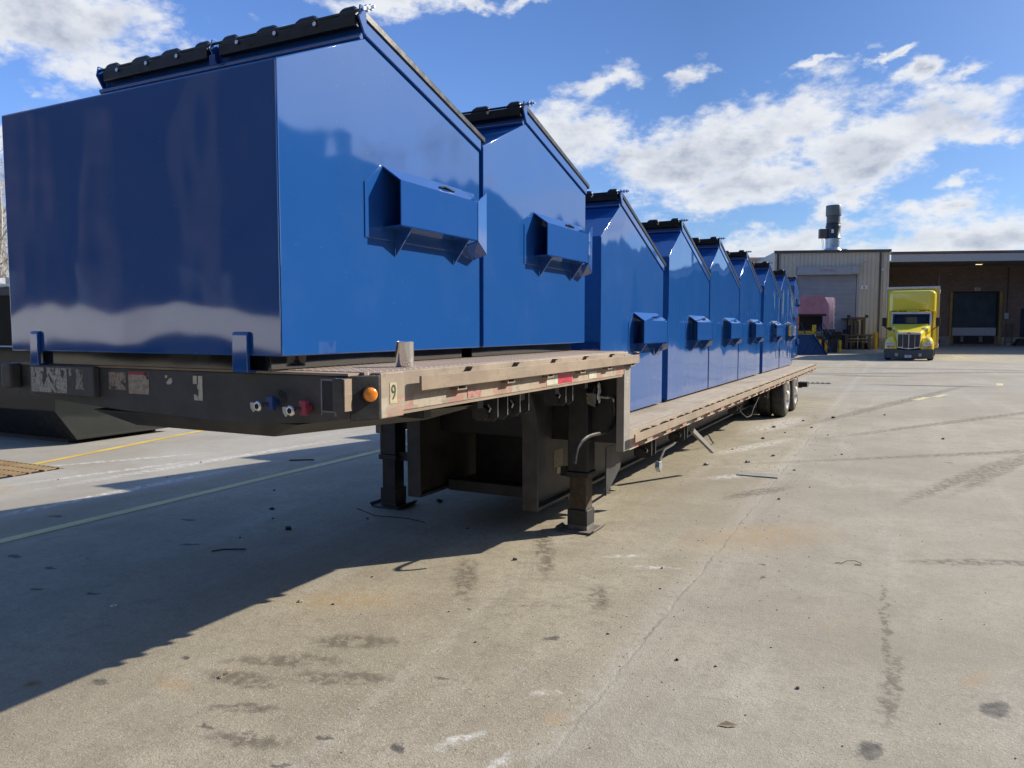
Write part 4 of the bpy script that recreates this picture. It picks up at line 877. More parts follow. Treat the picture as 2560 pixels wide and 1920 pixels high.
# sign 6, camera, light arm
sg=MB().box(-1.70,-1.30,-.05,-.032,4.08,4.32).build('number_sign',WHITEP,t)
INK=simple('sign_ink',(.015,.015,.018),.5)
text_mesh('6',.25,INK,'digit_six',sg,Matrix.Translation((-1.50,-.052,4.20))@Matrix.Rotation(R(90),4,'X'),.001,1.25)
MB().cyl((-.46,-.13,5.36),(-.46,-.31,5.28),.055,n=14).cyl((-.46,-.03,5.36),(-.46,-.14,5.36),.03,n=8).build('security_camera',WHITEP,t,smooth=True)
MB().tube([(-1.85,-.03,5.45),(-1.75,-.10,5.7),(-1.55,-.35,5.78),(-1.35,-.55,5.80)],.02,6).cyl((-1.62,-.35,5.70),(-1.62,-.35,5.85),.05,n=10).build('work_light_arm',SHUT,t,smooth=True)
YELD=simple('dull_yellow_guard',(.30,.21,.055),.6,var=.2,scale=3,dirt=.5,dirtcol=(.15,.11,.06))
# brick warehouse with dock canopy
m,N,b=mat('brown_brick'); tcO=N.new('ShaderNodeTexCoord').outputs['Object']; sp=N.new('ShaderNodeSeparateXYZ'); N.link(tcO,sp.inputs[0]); cbx=N.new('ShaderNodeCombineXYZ'); N.link(N.m('ADD',sp.outputs[0],sp.outputs[1]),cbx.inputs[0]); N.link(sp.outputs[2],cbx.inputs[1])
br=N.new('ShaderNodeTexBrick'); N.link(cbx.outputs[0],br.inputs['Vector']); br.inputs['Scale'].default_value=1; br.inputs['Brick Width'].default_value=.22; br.inputs['Row Height'].default_value=.075; br.inputs['Mortar Size'].default_value=.010; br.inputs['Mortar Smooth'].default_value=.2
br.inputs['Color1'].default_value=(.22,.135,.115,1); br.inputs['Color2'].default_value=(.15,.095,.082,1); br.inputs['Mortar'].default_value=(.22,.20,.18,1)
c=N.mix(N.m('MULTIPLY',N.rng(N.noise(tcO,1.2,5,.7),.4,.7),.4),br.outputs['Color'],(.12,.09,.08)); N.link(c,b.inputs['Base Color']); b.inputs['Roughness'].default_value=.85
BRICK=m
BRICK2=simple('lit_tan_brick',(.55,.30,.15),.85,var=.15,scale=2)  # colour raised to stand for light on a shaded wall
t=bframe('brick_warehouse','brown brick loading dock building under a deep flat canopy','building')
wv_=4.3
wb=MB().box(.02,5.5,wv_,wv_+.3,0,5.9).box(8.5,16,wv_,wv_+.3,0,5.9).box(5.5,8.5,wv_,wv_+.3,4.08,5.9).box(5.5,8.5,wv_,wv_+.3,0,1.04).box(15.7,16,-.3,4.3,0,5.9); wb.build('wall',BRICK,t)
MB().box(.1,16.3,wv_,30,5.905,6.2).build('roof',GALV,t)
cp=MB().box(.09,16.3,.02,wv_-.005,5.82,5.90).build('canopy_ceiling',simple('canopy_ceiling_paint',(.16,.155,.15),.8),t)
fz=lambda x: 0
MB().box(.09,16.4,-.10,.019,5.80,6.28).build('fascia',simple('pale_fascia',(.42,.42,.44),.5,var=.05),t,bevel=.005)
MB().box(.09,16.4,-.13,.3,6.285,6.34).box(.09,16.4,-.16,.3,6.36,6.44).build('fascia_trim',simple('maroon_trim',(.10,.05,.05),.5),t)
MB().box(.09,16.4,-.12,.3,6.341,6.359).build('trim_line',WHITEP,t)
MB().box(5.60,8.40,wv_+.10,wv_+.14,1.04,4.06).build('dock_door',simple('dark_blue_door',(.028,.045,.062),.45,var=.3,scale=1.5),t)
MB().box(5.50,5.60,wv_-.02,wv_+.1,1.04,4.06).box(8.40,8.50,wv_-.02,wv_+.1,1.04,4.06).box(5.5,8.5,wv_-.02,wv_+.1,4.0,4.08).build('door_seal',RUBBER,t)
MB().box(5.60,8.40,wv_+.02,wv_+.09,1.06,1.60).build('leveler_plate',simple('pale_leveler',(.36,.38,.42),.5,var=.1),t)
for x in (5.36,8.52):
    MB().hexa([(x-.02,wv_-.12,.42),(x+.16,wv_-.12,.42),(x+.16,wv_-.03,.42),(x-.02,wv_-.03,.42)],[(x,wv_-.12,4.05),(x+.17,wv_-.12,4.05),(x+.17,wv_-.03,4.05),(x,wv_-.03,4.05)]).build('yellow_door_guard',YELD,t,bevel=.01)
pit=MB().box(5.7,8.3,wv_-.02,wv_+.25,.5,1.03).build('leveler_pit',RUBBER,t)
for x in (6.2,7.4): MB().cyl((x,wv_-.10,.62),(x,wv_-.10,1.0),.12,n=14).build('dock_bumper',simple('grey_bumper',(.14,.15,.16),.7),t,smooth=True)
MB().box(3.4,5.35,wv_-.22,wv_-.001,0,1.0).box(8.7,15.6,wv_-.16,wv_-.001,0,.95).build('dock_curb',CONC,t)
s8=MB().box(6.92,7.28,wv_-.04,wv_-.002,4.13,4.34).build('number_sign',simple('dim_sign',(.45,.45,.45),.6),t)
text_mesh('8',.22,INK,'digit_eight',s8,Matrix.Translation((7.1,wv_-.042,4.235))@Matrix.Rotation(R(90),4,'X'),.001,1.1)
MB().cyl((1.72,wv_-.10,4.8),(1.72,wv_-.002,4.8),.13,n=18).build('wall_vent',simple('vent_grey',(.14,.13,.13),.6),t,smooth=True)
m,N,b=mat('lamp_glow'); b.inputs['Base Color'].default_value=(.9,.85,.5,1); b.inputs['Emission Color'].default_value=(1,.85,.35,1); b.inputs['Emission Strength'].default_value=1.6; GLOW=m
cl=MB().box(5.95,6.40,1.85,2.15,5.74,5.818).build('canopy_light',SHUT,t); MB().box(6.0,6.15,1.9,2.1,5.728,5.739).box(6.2,6.35,1.9,2.1,5.728,5.739).build('glowing_tube',GLOW,cl)
MB().box(9.85,10.9,wv_+.0,wv_+.02,.4,2.9).build('side_door',simple('navy_side_door',(.02,.03,.05),.5),t) if 0 else None
MB().box(9.9,11.0,wv_-.03,wv_-.002,.38,2.9).build('side_door',simple('navy_side_door',(.02,.03,.05),.5),t)
# tan brick block behind the metal bay
t=bframe('tan_brick_building','tan brick building, coloured as if lit, peeping out behind the left end of the metal bay','building',12)
MB().box(-14,-4.0,0,6,0,7.1).build('wall',BRICK2,t); MB().box(-14.05,-3.95,-.05,6.05,7.1,7.25).build('roof_coping',SHUT,t)
t=bframe('conduit_run','thin grey conduit and junction box on the brick wall left of dock door eight','conduit',4.18,4.6)
MB().tube([(0,.06,1.1),(0,.06,5.2),(.9,.06,5.3)],.03,6).build('pipe',SHUT,t); MB().box(-.12,.14,-.02,.10,1.7,2.15).build('junction_box',SHUT,t,bevel=.01)
t=bframe('control_panel','small grey control box with cable on the brick wall right of dock door eight','control box',4.15,9.0)
MB().box(-.15,.10,.0,.13,2.2,2.6).build('box',SHUT,t,bevel=.01); MB().tube([(0,.08,2.6),(0,.08,5.7)],.02,6).build('cable',RUBBER,t)
# roof stack
t=bframe('exhaust_stack','tall round grey exhaust stack with motor box on the metal building roof','exhaust stack',3,-2.76)
DG=simple('dark_stack_paint',(.075,.085,.085),.45,var=.15); MG=simple('mid_stack_paint',(.12,.13,.13),.45,var=.1)
n0=(0,0,0)
MB().lathe([(.50,0),(.001,0)],(0,0,9.9),'z',32); 
MB().lathe([(.49,9.2),(.50,9.24),(.50,9.86),(.48,9.9),(.46,9.86),(.46,9.3)],n0,'z',32,closed=True).build('top_collar',MG,t,smooth=True)
MB().lathe([(.44,8.72),(.44,9.5),(.43,9.5),(.43,8.72)],n0,'z',32,closed=True).build('upper_duct',DG,t,smooth=True)
MB().lathe([(.44,8.72),(.47,8.70),(.47,8.66),(.44,8.64),(.50,8.48),(.50,8.44),(.47,8.42),(.48,7.72),(.50,7.70),(.50,7.66)],n0,'z',32).build('fan_housing',simple('black_stack_paint',(.03,.034,.034),.4,var=.2),t,smooth=True,ang=50)
MB().lathe([(.47,7.66),(.47,7.1),(.46,7.02),(.60,6.86),(.66,6.72),(.66,6.56)],n0,'z',32).build('base_duct',GALV,t,smooth=True,ang=50)
MB().lathe([(.001,.02),(.45,0)],(0,0,9.62),'z',24).build('damper',DG,t)
MB().box(-.92,-.44,-.30,.18,7.70,8.32).build('motor_box',simple('brown_motor_box',(.10,.075,.065),.5),t,bevel=.02)
MB().box(-.23,-.08,-.505,-.495,8.0,8.25).build('paper_tag',WHITEP,t)
MB().tube([(-.75,-.1,7.7),(-.70,-.1,7.2),(-.62,-.1,6.7)],.012,6).tube([(-.68,-.1,7.7),(-.60,-.1,7.2),(-.55,-.1,6.7)],.012,6).build('cable',RUBBER,t)
t=bframe('roof_hood','low pale metal hood on the roof right of the exhaust stack','roof vent',3.8,-1.9)
MB().prism([(-.45,6.55),(-.45,6.95),(-.25,7.08),(.25,7.05),(.42,6.98),(.42,6.55)],'y',0,.8).build('hood',simple('hood_grey',(.30,.29,.27),.5),t,bevel=.02)
# pink compactor hopper at the shutter
PK=simple('faded_red_paint',(.50,.21,.26),.6,var=.14,scale=2.5,dirt=.25,dirtcol=(.25,.11,.13)); PKL=simple('sunlit_red_side',(.80,.63,.63),.6,var=.1,scale=3)  # paler side copy stands for sun on the same red
t=bframe('compactor_hopper','faded red six-sided compactor hopper with a dark mouth at the roller door','compactor',-4,0)
o_=[(-6.58,1.52),(-6.58,1.85),(-6.42,3.22),(-6.22,3.50),(-4.91,3.52),(-4.60,2.91),(-4.60,1.88),(-4.79,1.50)]
outer=MB()
n=len(o_); hole=[(-6.32,1.50),(-6.32,2.40),(-4.84,2.40),(-4.84,1.50)]
outer.prism([(-6.58,1.52),(-6.58,1.85),(-6.42,3.22),(-6.22,3.50),(-4.91,3.52),(-4.60,2.91),(-4.84,2.401),(-6.32,2.401),(-6.32,1.52)],'y',0,.06)
outer.prism([(-4.84,2.40),(-4.60,2.91),(-4.60,1.88),(-4.79,1.50),(-4.84,1.50)],'y',0,.06)
hs_=outer.build('front_panel',PK,t)
MB().loft([[(x,.061,z) for x,z in o_],[(x+.16,1.0,z-.03) for x,z in o_]],cap=False).build('hood_side',PKL,t)
MB().box(-4.62,-4.12,1.0,1.06,1.48,3.46).box(-4.15,-4.08,.8,1.0,1.5,3.4).build('side_flange',PKL,t)
bl=MB()
for k in range(6): bl.box(-4.10,-4.02,.85,.95,1.55+.32*k,1.63+.32*k)
bl.build('hinge_lugs',PKL,t)
MB().box(-6.30,-4.85,.5,.54,1.50,2.38).build('mouth_shade_panel',simple('mouth_shade_black',(.008,.008,.012),.7),t)  # near-black panel paints the shade inside the mouth
MB().box(-6.40,-4.76,-.04,-.001,2.30,2.42).build('mouth_bar',RUBBER,t)
MB().box(-6.5,-4.2,.1,3.8,1.38,1.49).box(-6.4,-6.3,.2,.3,0,1.38).box(-4.5,-4.4,.2,.3,0,1.38).build('support_table',BLKSTEEL,t)
MB().box(-4.75,-3.9,-.2,.6,.95,1.37).build('hydraulic_hoses',RUBBER,t)
# yellow frame
t=bframe('yellow_compactor_frame','bright yellow steel frame below the faded red hopper','compactor frame',-5,0)
MB().hexa([(-6.98,-.2,.3),(-6.72,-.2,.3),(-6.72,.0,.3),(-6.98,0,.3)],[(-6.72,-.2,1.76),(-6.60,-.2,1.76),(-6.60,0,1.76),(-6.72,0,1.76)]).build('post',YEL,t,bevel=.01)
MB().box(-5.78,-5.60,-.2,.0,.1,1.76).build('post',YEL,t,bevel=.01)
MB().box(-6.68,-5.785,-.15,-.05,1.02,1.40).build('cross_panel',YEL,t)
for x,z1 in ((-5.52,.9),(-5.30,.9),(-4.95,.85),(-4.15,.85)): MB().box(x,x+.14,.3,.42,.1,z1).build('leg',YEL,t)
MB().box(-5.5,-4.2,.5,2.5,.12,.9).build('ram_body',BLKSTEEL,t)
# blue tilt hopper with tube frame
t=bframe('blue_tilt_hopper','dark blue sloped steel hopper standing on the ground before the yellow frame','hopper',-6,0)
TB0=simple('navy_tube',(.010,.035,.12),.9,spec=0)
NAVY=simple('navy_hopper_paint',(.008,.030,.105),.55,var=.25,scale=3)
MB().hexa([(-6.92,-.6,.03),(-5.30,-.6,.03),(-5.30,.7,.03),(-6.92,.7,.03)],[(-6.98,.0,1.20),(-5.95,.0,1.20),(-5.95,.8,1.20),(-6.98,.8,1.20)]).build('bin',NAVY,t,bevel=.01)
for a in (-6.75,-6.25): MB().tube([(a,-.62,.06),(a+.45,-.28,.70)],.035,6).build('stiffener',simple('lighter_blue',(.02,.07,.22),.35),t)
MB().tube([(-5.95,-.02,1.22),(-5.29,-.62,.06)],.035,6).build('edge_tube',TB0,t)
MB().box(-6.95,-6.75,-.75,-.5,.0,.08).build('caster',RUBBER,t)
t=bframe('blue_tube_rack','crossed dark blue tube rack folded beside the sloped blue hopper','rack',-6,0)
TB=simple('blue_grey_tube',(.035,.05,.12),.9,spec=.0)
MB().tube([(-6.6,-.3,1.24),(-5.96,-.3,1.9),(-5.49,-.3,1.88)],.03,6) 
MB().tube([(-5.97,-.35,1.22),(-5.50,-.35,1.83),(-5.05,-.35,1.20),(-5.35,-.35,.9)],.03,6).tube([(-5.68,-.3,1.62),(-5.02,-.35,.16)],.03,6).tube([(-5.28,-.45,.06),(-4.88,-.35,.62)],.03,6).tube([(-6.95,-.35,1.7),(-6.72,-.35,1.85),(-6.45,-.35,1.24)],.03,6).build('tubes',TB,t,smooth=True)
# forklift
t=bframe('forklift','dark forklift parked facing the camera with its forks down on the ground','forklift',-1.5,-2.25)
FK=simple('forklift_brown',(.085,.058,.052),.5,var=.35,scale=6,dirt=.4,dirtcol=(.10,.08,.07)); FD=simple('forklift_dark',(.02,.018,.018),.5,var=.3)
for x in (-.42,.30): MB().box(x,x+.12,-.10,.02,.25,2.20).build('mast_rail',FK,t,bevel=.008)
for x in (-.27,.19): MB().box(x,x+.08,-.14,-.04,.25,2.10).build('inner_mast_rail',FD,t)
MB().box(-.42,.42,-.12,.0,2.12,2.26).build('mast_top',FK,t,bevel=.02)
for x in (-.62,.45): MB().box(x,x+.18,-.02,.08,2.22,2.40).build('head_light',FD,t)
MB().box(-.82,.86,-.22,-.12,1.05,1.18).box(-.78,.82,-.22,-.12,.80,.86).build('carriage',FK,t,bevel=.008)
MB().box(-.02,.02,-.20,-.16,.3,1.05).build('chain_bar',GALV,t); MB().box(-.6,.6,-.17,-.15,.90,.93).box(-.6,.6,-.17,-.15,.70,.72).build('carriage_rods',GALV,t)
for x in (-.76,.60):
    MB().box(x,x+.16,-.28,-.221,.06,1.10).build('fork_shank',FK,t,bevel=.005)
    MB().hexa([(x-.03,-1.2,.02),(x+.10,-1.2,.02),(x+.16,-.28,.02),(x,-.28,.02)],[(x-.03,-1.2,.04),(x+.10,-1.2,.04),(x+.16,-.28,.09),(x,-.28,.09)]).build('fork_blade',FK,t)
MB().box(-.62,.62,.25,2.4,.28,1.15).build('chassis',FD,t,bevel=.05)
MB().box(-.5,.5,1.5,2.4,1.15,1.5).build('counterweight',FK,t,bevel=.06)
g=MB()
for x in (-.55,.50):
    for y in (.3,1.9): g.box(x,x+.06,y,y+.06,1.15,2.15)
g.box(-.58,.58,.28,2.0,2.15,2.2); g.build('overhead_guard',FD,t)
MB().box(-.25,.25,1.0,1.4,1.15,1.75).build('seat',FD,t,bevel=.05)
MB().box(-.18,.16,.24,.26,1.2,2.0).build('windscreen',simple('dusty_glass',(.14,.15,.17),.2),t)
for x in (-.72,.72):
    for y,r in ((.35,.32),(2.0,.26)):
        MB().lathe([(.12,-.10),(r*.9,-.10),(r,-.07),(r,.07),(r*.9,.10),(.12,.10),(.001,.06)],(x,y,r),'x',24).build('wheel',RUBBER,t,smooth=True)
# bollards
def bollard(u,v,h,lbl,r=.13,sq=False):
    p=P0+UX*u+VY*v; z=gz(p.x,p.y); t=thing('bollard',lbl,'bollard',(p.x,p.y,z),0,'yellow bollards at the dock',world=False)
    MB().cyl((0,0,-.05),(0,0,h),r,n=18).build('post',YEL,t,smooth=True,bevel=.0); MB().lathe([(r,0),(r*.8,.05),(.001,.08)],(0,0,h),'z',18).build('cap',YEL,t,smooth=True)
bollard(-.95,-.9,1.0,'yellow bollard at the right corner of the metal building')
bollard(.25,1.6,2.6,'tall yellow post half hidden behind the left side of the truck')
t=bframe('yellow_guard_rail','yellow guard rail panel on the dock right behind the truck','railing',3.6,3.55)
MB().box(0,.08,0,.08,.8,2.4).box(.62,.70,0,.08,.8,2.1).box(0,.70,.0,.06,1.9,2.0).box(.2,.26,0,.05,.8,1.9).box(.42,.48,0,.05,.8,1.9).build('rails',YEL,t)
MB().box(-.4,.9,-.3,.6,.3,.8).build('dock_block',FD,t)
# rack and planks by the dock wall
t=bframe('dock_ladder','narrow steel ladder cart standing against the brick wall right of dock door eight','ladder',4.1,8.9)
l_=MB().box(0,.05,0,.05,.38,1.9).box(.42,.47,0,.05,.38,1.9)
for k in range(5): l_.box(.05,.42,.01,.04,.6+.28*k,.64+.28*k)
l_.build('frame',simple('ladder_steel',(.09,.075,.06),.6),t)
t=bframe('plank_pile','loose planks leaning over a dark heap at the right end of the dock wall','planks',3.9,9.6)
for k,(a,b_) in enumerate(((0,.7),(.12,.8),(.25,1.0))): MB().hexa([(a,-.3,.36),(a+.12,-.3,.36),(a+.12,-.25,.36),(a,-.25,.36)],[(b_,.1,1.35),(b_+.12,.1,1.35),(b_+.12,.15,1.35),(b_,.15,1.35)]).build('plank',simple('old_plank',(.22,.17,.11),.8),t)
MB().hexa([(-.3,-.4,.36),(1.4,-.4,.36),(1.4,.2,.36),(-.3,.2,.36)],[(0,-.1,.85),(1.2,-.1,.85),(1.2,.15,.85),(0,.15,.85)]).build('dark_tarp',FD,t,bevel=.08)
# ------------------------------------------------------------------ yellow truck
t=thing('yellow_truck','yellow box truck with tall grille parked facing the camera before the dock','truck',(.40,42.2,0),R(-2.6),world=False)
YT=paint('truck_yellow',(.86,.66,.06),.004,.8,rough=.3,coat=.8); SIL=simple('silver_trim',(.62,.62,.60),.35,.6,var=.1); GB=simple('truck_bumper_grey',(.07,.075,.08),.45,var=.15)
CG=simple('grille_mesh',(.05,.052,.056),.45,.3)
def sec(y,xw,z0,z1,r=.12,n=4):
    pts=[]
    for cx,cz,a0 in ((xw-r,z0+.02,-90),(xw-r,z1-r,0),(-xw+r,z1-r,90),(-xw+r,z0+.02,180)):
        rr=r if cz==z1-r else .02
        for k in range(n+1):
            a=R(a0+90*k/n); pts.append((cx+rr*math.cos(a) if rr==r else (cx+ (r if cx>0 else -r)),y,cz+rr*math.sin(a)))
    return pts
MB().loft([sec(.10,.50,.60,1.28,.10),sec(.22,.54,.60,1.37,.10),sec(.8,.66,.60,1.50,.14),sec(1.5,.82,.60,1.70,.16),sec(1.75,.88,.60,1.78,.16)]).build('hood',YT,t,smooth=True,ang=50)
for s in (-1,1):
    rg=[]
    for y,x0,x1,zt in ((.12,.52,.92,.88),(.20,.50,1.02,1.02),(.45,.48,1.08,1.16),(.9,.50,1.08,1.20),(1.3,.6,1.06,1.12),(1.55,.7,1.02,1.0)):
        cx=(x0+x1)/2;hw=(x1-x0)/2
        rg.append([(s*(cx+hw*math.cos(a)),y,.56+(zt-.56)*max(0,math.sin(a))**.7) for a in [math.pi*k/12 for k in range(13)]])
    MB().loft(rg).build('fender',YT,t,smooth=True,ang=60)
    h_=MB().prism([(s*.60,.68),(s*.96,.66),(s*1.00,.82),(s*.93,.90),(s*.72,.84),(s*.60,.76)],'y',.06,.22).build('headlight',simple('headlight_glass',(.55,.58,.65),.12,.3,var=.3,scale=20),t,bevel=.02)
    MB().prism([(s*.78,.645),(s*.96,.645),(s*.97,.71),(s*.80,.71)],'y',.045,.065).build('turn_signal',simple('signal_orange',(.75,.16,.05),.3),h_)
    MB().box(min(s*.22,s*.36)+s*.22,max(s*.22,s*.36)+s*.22,-.06,-.02,.20,.36).build('fog_light',simple('fog_grey',(.38,.38,.34),.4),t,bevel=.01)
MB().prism([(-1.05,.16),(-.95,.10),(.95,.10),(1.05,.16),(1.08,.45),(1.06,.57),(.5,.54),(0,.50),(-.5,.54),(-1.06,.57),(-1.08,.45)],'y',-.02,.14).build('bumper',GB,t,bevel=.03)
MB().box(-1.06,1.06,.14,.6,.14,.5).build('bumper_return',GB,t,bevel=.04)
MB().box(-.16,.14,-.032,-.022,.14,.27).build('licence_plate',simple('plate_white',(.6,.62,.66),.4),t)
gr=MB().prism([(-.49,.64),(-.30,.58),(0,.545),(.30,.58),(.49,.64),(.53,1.26),(.50,1.34),(0,1.38),(-.50,1.34),(-.53,1.26)],'y',.02,.10).build('grille',SIL,t,bevel=.012)
for a,b_ in ((-.47,-.27),(-.245,-.02),(.02,.245),(.27,.47)):
    zb=.665 if abs(a+b_)>.5 else .61
    MB().prism([(a,zb),(b_,zb),(b_+(.012 if a>0 else 0),1.27),(a-(.012 if a<0 else 0),1.27)],'y',.008,.0195).build('grille_panel',CG,gr,bevel=.004)
MB().lathe([(.001,-.03),(.05,-.02),(.06,0)],(0,.0,1.33),'y',20).xf(Matrix.Translation((0,0,1.33))@Matrix.Diagonal((1.25,1,.55,1))@Matrix.Translation((0,0,-1.33))).build('oval_emblem',simple('emblem_red',(.35,.02,.04),.3),gr,smooth=True)
# cab
cab=MB(); cab.loft([sec(1.76,.88,.6,1.76,.05),sec(2.0,.89,.6,2.28,.10),sec(2.2,.90,.6,2.40,.14),sec(3.0,.90,.6,2.42,.14)])
cb2=MB().box(-.90,.90,1.78,3.1,.6,1.73).box(-.90,-.82,1.95,3.1,1.73,2.3).box(.82,.90,1.95,3.1,1.73,2.3).prism([(1.92,2.28),(2.05,2.40),(3.1,2.44),(3.1,2.33),(2.0,2.31)],'x',-.88,.88); cb2.build('cab',YT,t,bevel=.02)
MB().prism([(1.70,1.73),(1.76,1.73),(2.0,2.34),(1.94,2.34)],'x',-.90,-.835).prism([(1.70,1.73),(1.76,1.73),(2.0,2.34),(1.94,2.34)],'x',.835,.90).prism([(1.92,2.30),(2.0,2.30),(2.02,2.38),(1.93,2.38)],'x',-.90,.90).build('windshield_frame',SIL,t)
m,N,b=mat('windshield_glass'); b.inputs['Base Color'].default_value=(.02,.04,.09,1); b.inputs['Roughness'].default_value=.05; b.inputs['Alpha'].default_value=.18; GLS=m
MB().prism([(1.735,1.74),(1.742,1.74),(1.968,2.30),(1.961,2.30)],'x',-.834,.834).build('windshield',GLS,t)
MB().box(-.81,.81,2.95,3.0,1.73,2.31).build('cab_back',simple('cab_dark',(.03,.035,.05),.6),t)
MB().prism([(-.28,1.84),(.24,1.84),(.40,2.14),(-.40,2.14)],'y',2.92,2.945).build('rear_window',simple('sunlit_view_paint',(.95,.92,.55),.6),t)  # opaque pale panel stands for the sunlit view through the cab
for x in (-.52,.50): MB().box(x-.24,x+.24,2.5,2.7,1.6,2.18).build('seat',simple('seat_dark',(.012,.015,.03),.7),t,bevel=.06)
MB().box(-.8,.8,1.80,2.1,1.70,1.79).build('dashboard',simple('dash_dark',(.03,.04,.06),.4),t,bevel=.02)
for x,r in ((-.62,.022),(-.13,.03),(.02,.03),(.12,.03),(.22,.022),(.68,.03)):
    MB().cyl((x,2.06,2.44),(x,1.99,2.45),.035,n=10).build('marker_light',AMBER,t,smooth=True)
MB().prism([(1.98,2.40),(1.96,2.45),(2.2,2.47),(2.4,2.45),(2.4,2.40)],'x',-.2,.35).build('roof_horn',YT,t,bevel=.02)
# fairing + box
bx=MB().box(-1.20,1.20,3.3,8.8,.55,3.68).build('cargo_box',YT,t,bevel=.03)
for s in (-1,1):
    MB().box(min(s*1.20,s*1.235),max(s*1.20,s*1.235),3.25,3.38,.55,3.70).build('corner_post',SIL,bx,bevel=.01)
    MB().box(min(s*1.201,s*1.225),max(s*1.201,s*1.225),3.4,8.8,.55,.68).box(min(s*1.201,s*1.225),max(s*1.201,s*1.225),3.4,8.8,3.56,3.70).build('side_rail',SIL,bx)
MB().box(-1.22,1.22,3.22,3.36,3.60,3.72).build('top_rail',SIL,bx,bevel=.01)
fr=[]
for y,k in ((3.29,1.0),(3.0,.985),(2.8,.95),(2.68,.87),(2.62,.74)):
    fr.append(sec(y,1.10*k,2.42+(1-k)*.5,3.52-(1-k)*.4,.22*k+.02))
MB().loft(fr).build('wind_fairing',YT,t,smooth=True,ang=50)
for s in (-1,1): MB().box(min(s*1.12,s*.95),max(s*1.12,s*.95),3.1,3.28,.7,2.5).build('cab_extender',YT,t,bevel=.03)
for s in (-1,1):
    MB().box(min(s*1.10,s*1.30),max(s*1.10,s*1.30),1.6,1.74,1.66,2.10).build('mirror',RUBBER,t,bevel=.03)
    MB().tube([(s*.92,1.75,1.45),(s*1.08,1.68,1.58),(s*1.2,1.66,1.67)],.03,6).build('mirror_arm',FD,t,smooth=True)
MB().box(-.98,-.80,.75,.95,1.48,1.62).tube([(-.80,.85,1.55),(-.68,.9,1.42),(-.62,.9,1.28)],.02,6).build('hood_mirror',FD,t,smooth=True)
for y,dual in ((.85,0),(7.2,1)):
    for s in (-1,1):
        cx=s*.93
        w0=MB().lathe([(.24,-.14),(.38,-.15),(.44,-.11),(.45,-.08),(.45,.08),(.44,.11),(.38,.15),(.24,.14),(.23,0)],(cx,y,.45),'x',30,closed=True).build('tyre',RUBBER,t,smooth=True,ang=30)
        MB().lathe([(.24,s*.13),(.20,s*.06),(.08,s*.05),(.001,s*.09)],(cx,y,.45),'x',24).build('rim',SIL,w0,smooth=True)
MB().box(-.5,.5,.6,8.7,.45,.75).build('chassis_frame',FD,t)
# ------------------------------------------------------------------ things mirrored in the paint, outside the frame
t=thing('brick_warehouse','long brick warehouse across the yard, seen only mirrored in the blue paint','building',(24,4,0))
MB().box(24,40,-30,33,0,12.0).box(24,40,33.001,95,0,10.6).build('wall',BRICK,t); MB().box(23.9,40,-30.1,33.1,12.0,12.3).box(23.9,40,33.11,95,10.6,10.9).build('roof_coping',TRIM,t)
for k in range(6): MB().box(23.93,23.99,-24+8*k,-20.5+8*k,1.2,4.4).build('dock_door',SHUT,t)
t=thing('brick_warehouse','brick warehouse behind the photographer, seen only mirrored in the dark dumpster front','building',(-8,-22,0))
MB().box(-65,16,-36,-22,0,15).build('wall',DKW,t); MB().box(-65.1,16.1,-36,-21.9,15,15.4).build('roof_coping',TRIM,t)
PIER=simple('grey_brown_pier',(.075,.065,.066),.8,var=.25,scale=1)
for k in range(9): MB().box(-54+7.7*k,-53.1+7.7*k,-21.99,-21.6,0,14).build('streak_pier',PIER,t)  # piers added out of view to mirror as pale streaks in the dumpster front
for k in range(7): MB().box(-50+9*k,-46.5+9*k,-21.99,-21.93,1.26,4.4).build('dock_door',simple('dim_dock_door',(.10,.11,.13),.5),t)
for k,(x0,l) in enumerate(((-9,'white trailer added unseen behind the camera so the blue paint mirrors a pale band'),(-24,'second white trailer added unseen behind the camera, for the band mirrored farther left'),(-39,'third white trailer added unseen farthest left behind the camera, for the mirrored band'))):
    t=thing('added_white_trailer',' '.join(l.split()[:16]),'trailer',(x0,-20,0),0,'white trailers added unseen behind the camera')  # added out of view so the dumpster front mirrors a pale band
    MB().box(x0-6.8,x0+6.8,-21.2,-18.8,1.15,2.45).build('side_body',WHITEP,t,bevel=.03)
    MB().box(x0-6.6,x0+6.6,-20.9,-19.1,.8,1.149).build('chassis_rail',BLKSTEEL,t)
    for wx in (-5,-3.8,4.2):
        for yy in (-19.0,-21.0): MB().cyl((x0+wx,yy-.15,.5),(x0+wx,yy+.15,.5),.5,n=24).build('wheel',RUBBER,t,smooth=True)
